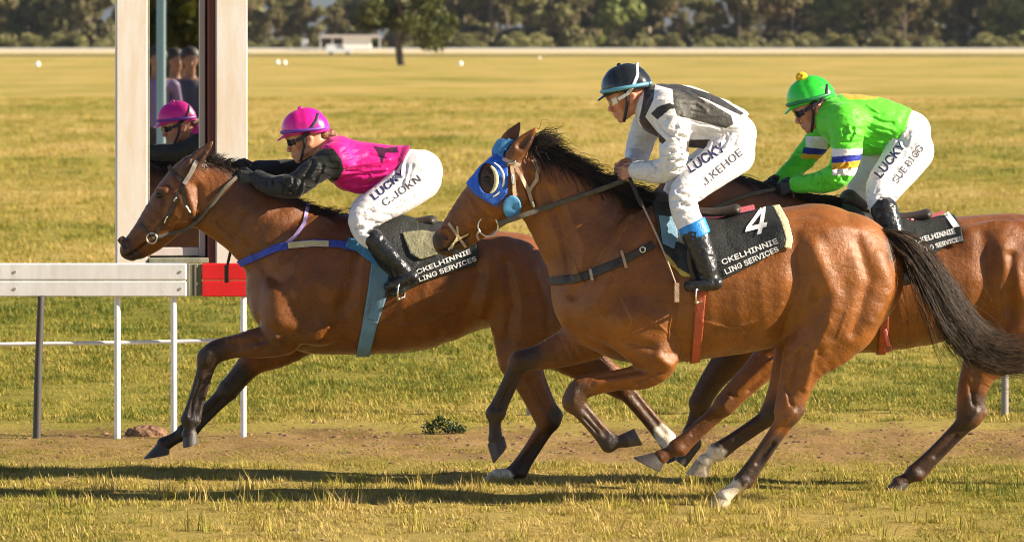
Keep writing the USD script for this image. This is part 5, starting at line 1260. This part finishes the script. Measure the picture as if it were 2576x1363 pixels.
# ------------------------------------------------------------------ near rail and finish post
def paint(name, c, stain, rough=0.4, amt=.5):
    c = np.array(c)
    return M(name, {'g': ('geometry', {}), 'm': ('mapping', {'scale': (6.0, 6.0, 1.1)}), 'n': ('noise_texture', {'scale': 2.0, 'detail': 6.0, 'roughness': 0.65}), 'r': ('rgb_ramp', {'ramp': [(0.36, tuple(c)), (0.74, tuple(np.array(stain)))]}),
                    'n2': ('noise_texture', {'scale': 60.0, 'detail': 4.0}), 'b': ('bump', {'strength': 0.12, 'distance': 0.004}), 'x': ('mix', {'fac': amt, 'color1': tuple(c)}), 'p': ('principled_bsdf', {'roughness': rough})},
             [('g.position', 'm.vector'), ('m.vector', 'n.vector'), ('n.fac', 'r.fac'), ('r.color', 'x.color2'), ('x.color', 'p.base_color'), ('g.position', 'n2.vector'), ('n2.fac', 'b.height'), ('b.normal', 'p.normal')])
WHITEPAINT = paint('white_rail_paint', (0.72, 0.73, 0.74), (0.42, 0.38, 0.32), .35, .5)
BOARDPAINT = paint('aged_white_board', (0.52, 0.50, 0.47), (0.47, 0.33, 0.19), .55, .7)
REDPAINT = paint('red_rail_paint', (0.66, 0.012, 0.018), (0.42, 0.01, 0.012), .35)
OLDWOOD = paint('weathered_joint', (0.24, 0.23, 0.17), (0.07, 0.08, 0.05), .8, .9)
REDTIMBER = paint('red_brown_timber', (0.13, 0.03, 0.02), (0.07, 0.018, 0.014), .6)
FRAMEGREY = paint('pinkish_frame', (0.48, 0.42, 0.40), (0.30, 0.24, 0.22), .5)
DARKPOST = paint('dark_iron_post', (0.035, 0.034, 0.034), (0.10, 0.07, 0.05), .6)
GREYPOST = paint('grey_post', (0.24, 0.22, 0.20), (0.12, 0.11, 0.09), .7)
MIRROR = plain('mirror_glass', (0.70, 0.71, 0.70), 0.012, 0.0, metallic=1.0)
RD = 32.7
def rx(px, d=RD): return W(px, 0, d)[0]
def rz(py, d=RD): return W(0, py, d)[2]
rail = thing('running_rail', 'white running rail with one red end panel in front of the finish post', 'rail', (rx(300), RD, 0))
for y0, y1 in ((662, 703.5), (705.5, 745)):
    z0, z1 = rz(y1), rz(y0)
    for xa, xb in ((-1500, -420), (-419, 470)):
        obj('white_board', box(rx(xa), rx(xb), RD - .045, RD + .02, z0, z1, .007), WHITEPAINT, rail, smooth=30)
    for px in (-380, -60, 40, 455):
        b_ = trimesh.creation.cylinder(.009, .006, sections=10); b_.apply_transform(trimesh.transformations.rotation_matrix(math.pi / 2, [1, 0, 0])); b_.apply_translation([rx(px), RD - .0455, (z0 + z1) / 2]); obj('bolt', b_, STEEL, rail, smooth=40)
    obj('red_board', box(rx(508.5), rx(627), RD - .045, RD + .02, z0, z1, .007), REDPAINT, rail, smooth=30)
for k in range(4):
    xa = 470.6 + k * 9.3
    obj('joint_slat', box(rx(xa), rx(xa + 8.6), RD - .036 + .004 * (k % 2), RD + .015, rz(744), rz(663), .003), OLDWOOD, rail, smooth=30)
for px, w in ((295, 16), (437, 16), (612, 15), (-220, 16), (-700, 16)):
    obj('post', tube([[rx(px), RD, -.08], [rx(px), RD, .4], [rx(px), RD, rz(744)]], w / 2 * RD / FPX, 14), WHITEPAINT, rail, smooth=40)
x0, x1 = rx(94), rx(106)
obj('post', tube([[x0, RD - .06, -.06], [x0 + .012, RD - .06, .45], [x1, RD - .06, rz(744)]], [.026, .024, .022], 10), DARKPOST, rail, smooth=40)
obj('lower_rail', tube([[rx(-1500), RD + .05, rz(877)], [rx(0), RD + .05, rz(867)], [rx(300), RD + .05, rz(863)], [rx(530), RD + .05, rz(858)], [rx(612), RD + .05, rz(857)]], .0125, 10), WHITEPAINT, rail, smooth=True)

MIRROR_DEG, MIRROR_TILT = 9.52, 0.00565
PD = 33.0
post = thing('finish_post', 'white finishing post of two tall boards with a narrow mirror between them', 'finishing post', (rx(455, PD), PD, 0))
def pxx(px): return rx(px, PD)
ZT = 4.4
TW = trimesh.transformations.rotation_matrix(math.radians(MIRROR_DEG), [0, 0, 1], [pxx(455), PD, 0])
obj('board', box(pxx(290), pxx(369), PD - .05, PD + .03, rz(668, PD), ZT, .008).apply_transform(TW), BOARDPAINT, post, smooth=30)
obj('board', box(pxx(541), pxx(621), PD - .05, PD + .03, rz(668, PD), ZT, .008).apply_transform(TW), BOARDPAINT, post, smooth=30)
obj('side_timber', box(pxx(523), pxx(540.5), PD - .03, PD + .16, rz(662, PD), ZT, .004).apply_transform(TW), REDTIMBER, post, smooth=30)
obj('side_timber', box(pxx(369.6), pxx(375), PD - .03, PD + .16, rz(662, PD), ZT, .003).apply_transform(TW), OLDWOOD, post, smooth=30)
obj('back_board', box(pxx(369), pxx(541), PD + .162, PD + .19, rz(662, PD), ZT).apply_transform(TW), REDTIMBER, post)
mth = math.radians(MIRROR_DEG); mn = np.array([math.sin(mth) * math.cos(MIRROR_TILT), -math.cos(mth) * math.cos(MIRROR_TILT), math.sin(MIRROR_TILT)])
mc = np.array([pxx(437), PD + .05, 1.9])
Rm = np.eye(4); ex = np.array([math.cos(mth), math.sin(mth), 0]); Rm[:3, 0] = ex; Rm[:3, 1] = -mn; Rm[:3, 2] = np.cross(ex, -mn); Rm[:3, 3] = mc
def in_mirror(b): b.apply_transform(Rm); return b
hw_ = 62 * PD / FPX; zb = rz(622, PD) - 1.9
obj('mirror', in_mirror(box(-hw_, hw_, -.003, .003, zb, 2.4)), MIRROR, post)
obj('mirror_frame', in_mirror(box(hw_ + .0005, hw_ + .040, -.02, .03, zb - .06, 2.4, .004)), FRAMEGREY, post, smooth=30)
obj('mirror_frame', in_mirror(box(-hw_, hw_ - .0005, -.02, .03, zb - .055, zb - .002, .004)), FRAMEGREY, post, smooth=30)
obj('sill', box(pxx(372), pxx(522), PD - .06, PD + .15, rz(661, PD), rz(648, PD), .004).apply_transform(TW), OLDWOOD, post, smooth=30)

back = thing('rear_rail', 'grey posted rail standing behind the horses', 'rail', (rx(2000, 34.6), 34.6, 0))
for px in (1333, 2527, 3100):
    obj('post', tube([[rx(px, 34.6), 34.6, -.05], [rx(px, 34.6), 34.6, .5], [rx(px, 34.6), 34.6, .94]], .024, 12), GREYPOST, back, smooth=40)
obj('top_rail', tube([[rx(1290, 34.6), 34.6, .965], [rx(2300, 34.6), 34.6, .965], [rx(3300, 34.6), 34.6, .965]], .03, 12), WHITEPAINT, back, smooth=True)

SOIL = plain('soil', (0.16, 0.085, 0.045), .95, .5, 24, .9, 60)
c = W(368, 1092, 33.0)
md = trimesh.creation.icosphere(4, 1.0); md.apply_scale([.125, .10, .05]); md.apply_translation([c[0], c[1], .0])
md = rumple(md, .014, 24, 9)
o_ = thing('soil_clod', 'clod of brown soil at the foot of the rail post', 'soil', (c[0], c[1], 0)); obj('clod', md, SOIL, o_, True)
crumbs = UsdGeom.PointInstancer.Define(stage, '/World/soil_crumbs')
tag(crumbs, 'loose crumbs of soil and dry thatch on the bare strip', 'soil', kind='stuff')
UsdGeom.Scope.Define(stage, '/World/soil_crumbs/kinds')
cr = rumple(trimesh.creation.icosphere(2, 1.0), .22, 1.7, 2); cr.apply_scale([1.3, 1, .6]); usdkit.mesh(stage, '/World/soil_crumbs/kinds/soil_crumb', cr, SOIL, smooth=True)
g = np.random.default_rng(5); n = 1500
x, y = (2 * g.random(n) - 1) * 4.4, np.where(g.random(n) < .75, 32.3 + g.normal(0, 1.0, n), 25.5 + 8 * g.random(n))
crumbs.CreatePrototypesRel().SetTargets(['/World/soil_crumbs/kinds/soil_crumb'])
crumbs.CreatePositionsAttr(Vt.Vec3fArray.FromNumpy(np.stack([x, y, ground_z(x, y)], 1).astype(np.float32)))
crumbs.CreateProtoIndicesAttr(Vt.IntArray.FromNumpy(np.zeros(n, np.int32)))
q = .004 + .012 * g.random(n) ** 4; q = np.where(y > 32.6, q * 1.25, q)
crumbs.CreateScalesAttr(Vt.Vec3fArray.FromNumpy(np.stack([q, q, q], 1).astype(np.float32)))
a_ = g.random(n) * 3.14
crumbs.CreateOrientationsAttr(Vt.QuathArray([Gf.Quath(float(math.cos(b)), 0.0, 0.0, float(math.sin(b))) for b in a_]))
WEED = M('weed_leaf', {'g': ('geometry', {}), 'r': ('rgb_ramp', {'ramp': [(0.0, (0.03, 0.055, 0.012)), (1.0, (0.10, 0.14, 0.03))]}), 'd': ('principled_bsdf', {'roughness': 0.5}), 't': ('translucent_bsdf', {}), 'x': ('mix_closure', {'fac': 0.3})},
    [('g.random_per_island', 'r.fac'), ('r.color', 'd.base_color'), ('r.color', 't.color'), ('d.BSDF', 'x.closure1'), ('t.BSDF', 'x.closure2')], surface='x.closure')
def leaves(blobs, n, size, seed, shell_bias=.45, squash=1.0):
    """leaf-sized faces scattered through the volume of a crown"""
    g = np.random.default_rng(seed)
    wts = np.array([b[1] ** 2 for b in blobs]); wts = wts / wts.sum()
    k = g.choice(len(blobs), n, p=wts)
    c, r = np.array([b[0] for b in blobs])[k], np.array([b[1] for b in blobs])[k]
    u = g.normal(0, 1, (n, 3)); u /= np.linalg.norm(u, axis=1, keepdims=True)
    p = c + u * (r * g.random(n) ** shell_bias)[:, None] * [1, 1, squash]
    a = g.normal(0, 1, (n, 3)); a /= np.linalg.norm(a, axis=1, keepdims=True)
    b = np.cross(a, g.normal(0, 1, (n, 3))); b /= np.linalg.norm(b, axis=1, keepdims=True)
    s = (size * (.5 + g.random(n)))[:, None]
    v = np.stack([p - a * s, p + b * s * .45, p + a * s, p - b * s * .45], 1).reshape(-1, 3)
    o = np.arange(n)[:, None] * 4
    return v, np.vstack([o + [0, 1, 2], o + [0, 2, 3]])
wd = W(1112, 1088, 33.1)
o_ = thing('weed', 'low dark green weed growing in the dry strip', 'weed', (wd[0], wd[1], 0))
obj('leaf_clump', leaves([((wd[0] + dx, wd[1] + dy, h), r) for dx, dy, h, r in ((-.02, 0, .05, .05), (.06, .02, .03, .05), (.12, 0, .02, .04), (-.09, .01, .025, .045), (-.02, .01, .09, .025), (.03, 0, .075, .025))], 520, .013, 3), WEED, o_)

# ------------------------------------------------------------------ the far side
def foliage(name, dark, light):
    return M(name, {'g': ('geometry', {}), 'n': ('noise_texture', {'scale': 0.35, 'detail': 3.0}), 'w': ('math', {'math_type': 'multiply_add', 'value2': 0.45}), 'h': ('math', {'math_type': 'multiply', 'value2': 0.62}), 'r': ('rgb_ramp', {'ramp': [(0.15, dark), (0.85, light)]}),
                    'd': ('principled_bsdf', {'roughness': 0.55, 'specular_ior_level': 0.3}), 't': ('translucent_bsdf', {}), 'x': ('mix_closure', {'fac': 0.25})},
             [('g.position', 'n.vector'), ('n.fac', 'h.value1'), ('g.random_per_island', 'w.value1'), ('h.value', 'w.value3'), ('w.value', 'r.fac'), ('r.color', 'd.base_color'), ('r.color', 't.color'), ('d.BSDF', 'x.closure1'), ('t.BSDF', 'x.closure2')], surface='x.closure')
LEAF = [foliage('gum_leaf_dark', (0.080, 0.076, 0.031), (0.330, 0.266, 0.113)), foliage('gum_leaf_olive', (0.121, 0.121, 0.044), (0.400, 0.366, 0.135)), foliage('gum_leaf_brown', (0.134, 0.099, 0.051), (0.400, 0.286, 0.134)), foliage('gum_leaf_green', (0.122, 0.159, 0.039), (0.400, 0.400, 0.111))]
BARK = plain('grey_bark', (0.12, 0.09, 0.06), .9, .4, 3, .8, 20)
PALEBARK = plain('pale_bark', (0.42, 0.35, 0.27), .8, .3, 3, .5, 20)
LONELEAF = foliage('lone_tree_leaf', (0.018, 0.030, 0.006), (0.26, 0.25, 0.035))
def tree(name, label, cat_, group, loc, h, spread, seed, leafmat, bark, n, size, trunk_r, base=.3, nb=11):
    g = np.random.default_rng(seed)
    t = thing(name, label, cat_, loc, group)
    L = np.array(loc, float)
    blobs = []
    for k in range(nb):
        a, q = g.random() * 6.28, g.random()
        hh = h * (base + (1 - base) * g.random() ** .8)
        rr = spread * (.25 + .75 * math.sqrt(g.random())) * (1.05 - .55 * (hh / h - base) / (1 - base))
        blobs.append((L + [rr * math.cos(a), rr * math.sin(a), hh - .08 * h], spread * (.24 + .22 * q)))
    blobs.append((L + [0, 0, h * .86], spread * .36))
    obj('crown', leaves(blobs, n, size, seed + 1, .4, .8), leafmat, t)
    top = L + [g.normal(0, .03 * h), 0, h * .8]
    limbs = [tube(smooth_line([L - [0, 0, .3], L + [g.normal(0, .02 * h), 0, h * .25], L + [g.normal(0, .03 * h), 0, h * .5], top], 10), np.linspace(trunk_r, trunk_r * .3, 10), 8)]
    for b, r in blobs[:7]:
        s = L + [0, 0, min(h * (.2 + .35 * g.random()), b[2] - L[2] - .1)]
        limbs.append(tube(smooth_line([s, (s + b) / 2 + [0, 0, .05 * h], b], 7), np.linspace(trunk_r * .45, trunk_r * .12, 7), 6))
    obj('trunk', cat(*limbs), bark, t, smooth=True)
    return t
def copy_of(src, loc, rotz, sc, label, cat_, group):
    x = UsdGeom.Xform.Define(stage, fresh('/World', src.GetPrim().GetName().split('_0')[0]))
    p = x.GetPrim()
    p.GetReferences().AddInternalReference(src.GetPath()); 
    x.ClearXformOpOrder()
    x.AddTranslateOp().Set(tuple(map(float, loc))); x.AddRotateZOp().Set(float(rotz)); x.AddScaleOp().Set(tuple(map(float, sc)))
    p.SetInstanceable(True)
    tag(p, label, cat_, group)
    return x
def at_far(px, d): return np.array([W(px, 0, d)[0], d, float(ground_z(W(px, 0, d)[0], d))])
lt = at_far(1011, 560)
lone = tree('lone_tree', 'lone broad tree standing in the open field', 'tree', None, lt, 10.8, 5.0, 12, LONELEAF, BARK, 10500, .26, .45, .36, 17)
kinds = [('gum_tree', 'dark olive gum tree in the far tree line', 'dark gum trees', 21.0, 6.6, LEAF[0], BARK), ('gum_tree', 'tall olive gum tree in the far tree line', 'olive gum trees', 23.0, 7.0, LEAF[1], BARK),
         ('gum_tree', 'brownish gum tree with pale trunk in the far tree line', 'pale-trunked gum trees', 19.0, 6.0, LEAF[2], PALEBARK), ('gum_tree', 'green bushy tree in the far tree line', 'green far trees', 16.0, 6.2, LEAF[3], BARK)]
srcs = [None] * 4
g = np.random.default_rng(101)
spots = [(px, 1165 + 25 * g.random(), k) for px, k in zip(np.arange(-420, 3040, 50) + g.normal(0, 14, 70), g.choice(4, 70, p=[.38, .27, .2, .15]))] + \
        [(px, 1235 + 40 * g.random(), k) for px, k in zip(np.arange(-420, 3040, 58) + g.normal(0, 18, 60), g.choice(4, 60, p=[.45, .3, .15, .1]))] + \
        [(px, 1320 + 60 * g.random(), k) for px, k in zip(np.arange(-420, 3040, 66) + g.normal(0, 18, 53), g.choice(3, 53))]
for px, d_, k in spots:
    lo = 1.0
    if d_ > 1300 and (770 < px < 900 or 1670 < px < 1850): continue
    if 770 < px < 985 and d_ < 1200: continue
    if 640 < px < 900 or 1680 < px < 1840 or 250 < px < 300: lo = .52
    nm, lb, gr, h, s_, lm, bk = kinds[k]
    loc = at_far(px, d_); q = lo * (.72 + .45 * g.random())
    if srcs[k] is None: srcs[k] = tree(nm, lb, 'tree', gr, loc, h, s_, 50 + k, lm, bk, 4200, .72, .38, .10, 16)
    else: copy_of(srcs[k], loc, 360 * g.random(), (q * (.9 + .3 * g.random()), q, q), lb, 'tree', gr)
bush = None
for px in np.arange(-400, 3000, 47) + g.normal(0, 14, 73):
    if 780 < px < 975: continue
    loc = at_far(px, 1150 + 14 * g.random()); q = .55 + .7 * g.random()
    lb = 'low scrubby bush under the far gum trees'
    if bush is None:
        bush = thing('bush', lb, 'bush', loc, 'far bushes')
        obj('foliage', leaves([(loc + [dx, dy, hz_], r) for dx, dy, hz_, r in ((-1.2, 0, 1.0, 1.2), (1.0, .4, 1.2, 1.4), (0, -.3, 2.0, 1.2), (2.2, 0, .8, .9), (-2.3, 0, .7, .9))], 900, .32, 8, .4, .9), LEAF[1], bush)
    else: copy_of(bush, loc, 360 * g.random(), (q * 1.3, q, q), lb, 'bush', 'far bushes')
# far running rail
FD = 1075.0
fr = thing('far_rail', 'white running rail along the far side of the course', 'rail', (0, FD, 0))
fx_ = np.linspace(-330, 330, 120)
obj('rail', box(-330, 330, FD - .08, FD + .08, .98, 1.28, .03), WHITEPAINT, fr)
obj('post', cat(*[box(a - .06, a + .06, FD - .05, FD + .05, -.1, .98) for a in np.arange(-329, 330, 4.0)]), WHITEPAINT, fr, kind='stuff')
# utility vehicle
GLASS = plain('dark_vehicle_glass', (0.03, 0.035, 0.04), .1)
RUBBER = plain('tyre', (0.02, 0.02, 0.02), .8)
CARWHITE = plain('white_car_paint', (0.78, 0.78, 0.77), .3, .03)
ux, ud = W(820, 0, 1066)[0], 1066.0
car = thing('utility_vehicle', 'white utility vehicle parked by the far rail', 'vehicle', (ux + 2.7, ud, 0))
def slab(pts, y0, y1):
    m_ = trimesh.creation.extrude_polygon(Polygon(pts), y1 - y0, engine='earcut')
    v = np.array(m_.vertices); m_.vertices = np.stack([v[:, 0] + ux, v[:, 2] + y0, v[:, 1]], 1); m_.fix_normals(); return m_
obj('body', slab([(0, .5), (0, 1.05), (.1, 1.12), (3.4, 1.12), (5.1, 1.0), (5.4, .85), (5.4, .5), (4.9, .42), (.4, .42)], ud - .9, ud + .9), CARWHITE, car)
obj('canopy', slab([(.05, 1.125), (.05, 1.9), (.2, 2.0), (1.9, 2.0), (1.95, 1.125)], ud - .85, ud + .85), CARWHITE, car)
obj('cab', slab([(1.96, 1.125), (2.05, 1.85), (2.2, 1.92), (3.3, 1.88), (4.2, 1.125)], ud - .82, ud + .82), CARWHITE, car)
for q in ([(2.15, 1.2), (2.2, 1.75), (2.85, 1.75), (2.85, 1.2)], [(2.95, 1.2), (2.95, 1.75), (3.25, 1.74), (3.95, 1.2)]): obj('window', slab(q, ud - .83, ud - .81), GLASS, car)
for wx in (1.0, 4.35):
    for wy in (ud - .85, ud + .6):
        c_ = trimesh.creation.cylinder(.38, .25, sections=24); c_.apply_transform(trimesh.transformations.rotation_matrix(math.pi / 2, [1, 0, 0])); c_.apply_translation([ux + wx, wy + .12, .38]); obj('wheel', c_, RUBBER, car, smooth=30)
# farm shed
SHEDWHITE, ROOF, DARKIN = plain('shed_white', (0.80, 0.79, 0.76), .6, .05), plain('shed_roof', (0.42, 0.38, 0.36), .5, .1), plain('shed_dark_boards', (0.10, 0.08, 0.07), .8)
hd = 1130.0; hx = lambda px: W(px, 0, hd)[0]; zg = .75
shed = thing('farm_shed', 'white farm shed with open carport beside the far trees', 'shed', (hx(880), hd, zg))
obj('wall', box(hx(862), hx(932), hd, hd + 6, zg, zg + 2.6), SHEDWHITE, shed)
obj('wall', box(hx(758), hx(772), hd + 1, hd + 5, zg, zg + 2.4), plain('shed_grey', (0.4, 0.4, 0.42), .6), shed)
obj('carport_wall', box(hx(804), hx(861.8), hd + 4, hd + 5.9, zg, zg + 2.6), DARKIN, shed)  # dark colour stands in for the shade inside the open carport
obj('roof', slab([(0, 0)] * 0 or [(hx(798) - ux, zg + 2.62), (hx(962) - ux, zg + 2.62), (hx(945) - ux, zg + 3.3), (hx(812) - ux, zg + 3.3)], hd - .6, hd + 7), ROOF, shed)
for px in (806, 836, 955): obj('post', box(hx(px) - .1, hx(px) + .1, hd - .3, hd - .1, zg, zg + 2.6), SHEDWHITE, shed)
# white markers out in the field
mk0 = None
for px, py, lb in ((95, 164, 'white rounded marker far left in the field'), (698, 160, 'white marker in the field beside the finish post'), (716, 161, 'smaller white marker next to the one beside the finish post'), (1158, 164, 'white marker right of the lone tree'), (1357, 148, 'small white marker near the far rail')):
    d_ = FPX * HCAM / (py - HY); loc = at_far(px, d_)
    if mk0 is None:
        mk0 = thing('field_marker', lb, 'marker', loc)
        pr = trimesh.creation.revolve(np.array([[0, 0], [.26, 0], [.25, .12], [.20, .34], [.12, .46], [0, .50]]), sections=20); pr.apply_translation(loc)
        obj('drum', pr, CARWHITE, mk0, smooth=40)
        obj('base_ring', ring(loc + [0, 0, .05], .27, .03, 20, 6, ax=(0, 0.001, 1)), CARWHITE, mk0, smooth=True)
    else: copy_of(mk0, loc, 0, (.9, .9, .9) if py > 150 else (.7, .7, .7), lb, 'marker', None)
# hills
HILL = plain('bush_hills', (0.04, 0.055, 0.07), .95, .3, .01)  # blue in the base colour stands in for distance haze
hx_ = np.linspace(-2600, 2600, 160); hy_ = np.linspace(4600, 6600, 40)
X, Y = np.meshgrid(hx_, hy_, indexing='ij')
Z = -3 + 150 * smoothstep(4600, 5900, Y) * (.35 + 1.0 * meshkit.fbm(np.stack([X * .0016, Y * .0008, 0 * X], -1), 5, 6))
i, j = np.meshgrid(np.arange(159), np.arange(39), indexing='ij')
Fq = np.stack([i * 40 + j, (i + 1) * 40 + j, (i + 1) * 40 + j + 1, i * 40 + j + 1], -1).reshape(-1, 4)
obj('hills', (np.stack([X, Y, Z], -1).reshape(-1, 3), np.vstack([Fq[:, [0, 1, 2]], Fq[:, [0, 2, 3]]])), HILL, None, True, kind='structure')

# ------------------------------------------------------------------ what the finish mirror shows: people and trees behind the camera
def mirror_ray(px, py, depth):
    """the place behind the camera side that the mirror shows at a picture point, at world y = depth"""
    o = np.array([0, 0, HCAM]); r = W(px, py, 33.0) - o
    q = mc - o; tt = (q @ mn) / (r @ mn); hit = o + r * tt
    r = r - 2 * (r @ mn) * mn
    return hit + r * ((depth - hit[1]) / r[1])
def spectator(label, foot, turn, shirt, trousers, hair, arms):
    t = thing('person', label, 'person', foot)
    f0 = np.array(foot, float)
    ca, sa = math.cos(turn), math.sin(turn)
    R = lambda x, y, z: f0 + np.array([x * ca - y * sa, x * sa + y * ca, z])
    fld = Field(f0 + [-.5, -.5, -.05], f0 + [.5, .5, 1.95], .011)
    g_ = lambda pts, R_, k=.03: fld.segs([R(*p) for p in pts], R_, np.array(R_), k)
    g_([(0, 0, 1.02), (0, 0, 1.2), (0, .01, 1.38)], [.125, .12, .12]); g_([(-.15, 0, 1.42), (.15, 0, 1.42)], [.062, .062], .05)
    legs = []
    for s in (-1, 1):
        g_([(s * .09, 0, .95), (s * .10, -.01, .52), (s * .11, .02, .10)], [.085, .058, .042]); g_([(s * .11, .02, .05), (s * .12, -.15, .04)], [.045, .035], .02)
        g_([(s * .185, 0, 1.40), (s * .24, .0, 1.13), (s * (.12 if arms else .25), -.22 if arms else -.03, 1.12 if arms else .86)], [.052, .042, .032], .03)
    class LL: pass
    L = Local((0, 0), (-1, .1), 30.0); L.c = R(0, -.01, 1.66); fw = R(0, -1, 0) - R(0, 0, 0); L.f = fw; L.u = np.array([0, 0, 1.0]); side = R(1, 0, 0) - R(0, 0, 0)
    for pts, r in (([(0, -.005, 1.70)], [.092]), ([(0, -.04, 1.65), (0, -.05, 1.59)], [.062, .04]), ([(0, -.10, 1.655), (0, -.118, 1.63)], [.010, .013]), ([(0, .01, 1.6), (0, .01, 1.46)], [.055, .06])): g_(pts, r, .02)
    m_ = fld.mesh()
    z = np.array(m_.vertices)[:, 2] - f0[2]; lx = np.abs((np.array(m_.vertices) - f0) @ side)
    col = np.where((z > 1.47)[:, None], np.array([[.30, .14, .09]]), np.array([shirt])); col = np.where(((z < .98) & (lx < .2))[:, None], np.array([trousers]), col); col = np.where((z < .09)[:, None], [[.02, .02, .02]], col)
    obj('body', m_, SILK, t, True, col)
    hh = Field(f0 + [-.2, -.2, 1.5], f0 + [.2, .2, 1.9], .011); hh.segs([R(0, .015, 1.715), R(0, .03, 1.66)], [.108, .09], [.108, .09]); hh.cut(R(0, -.085, 1.70), fw - np.array([0, 0, 1.1]))
    obj('hair', hh.mesh(), hair, t, True)
for (px, dep, turn, sh_, tr, lb) in ((395, 13.0, .1, (.20, .13, .28), (.03, .03, .04), 'spectator in purple shirt seen in the finish mirror'), (440, 11.0, -.2, (.06, .065, .09), (.03, .03, .035), 'spectator in dark grey jacket seen in the finish mirror'), (478, 12.0, .15, (.05, .05, .08), (.06, .05, .04), 'spectator in navy jacket with folded arms seen in the finish mirror'), (455, 8.5, 0.0, (.10, .03, .03), (.02, .02, .03), 'spectator in maroon top behind the others in the finish mirror')):
    p = mirror_ray(px, 160, dep)
    spectator(lb, (p[0], p[1], float(ground_z(p[0], p[1]))), turn + math.pi, sh_, tr, plain('spectator_hair_%d' % px, (.03, .02, .015), .6), px > 470)
p = mirror_ray(405, 160, 15.5)
pole = thing('pole', 'pale blue painted pole reflected in the finish mirror', 'pole', (p[0], p[1], 0))
PB = paint('pale_blue_paint', (0.30, 0.45, 0.50), (0.2, 0.28, 0.3), .5)
obj('shaft', tube([[p[0], p[1], .3], [p[0], p[1], 2.5], [p[0], p[1], 5.0]], .045, 14), PB, pole, smooth=40)
obj('foot_plate', tube([[p[0], p[1], .6], [p[0], p[1], .86], [p[0], p[1], .9]], .09, 14), PB, pole, smooth=40)
for k, (px, dep) in enumerate(((380, -22), (440, -26), (500, -20))):
    p = mirror_ray(px, 107, dep)
    copy_of(lone, (p[0], p[1], .3), 70 * k, (1.0, 1.0, 1.0), ('leftmost dark tree behind the spectators', 'middle dark tree behind the spectators', 'rightmost dark tree behind the spectators')[k], 'tree', None)

# ------------------------------------------------------------------ the air
hz = UsdShade.Material.Get(stage, '/World/Looks/haze') if False else usdkit.material(stage, '/World/Looks/haze', {'v': ('principled_volume', {'color': (0.80, 0.86, 0.95), 'density': 0.000025, 'anisotropy': 0.3})}, [], volume='v.volume')
obj('haze', box(-6500, 6500, -600, 9500, -9, 260), hz, None, kind='stuff')
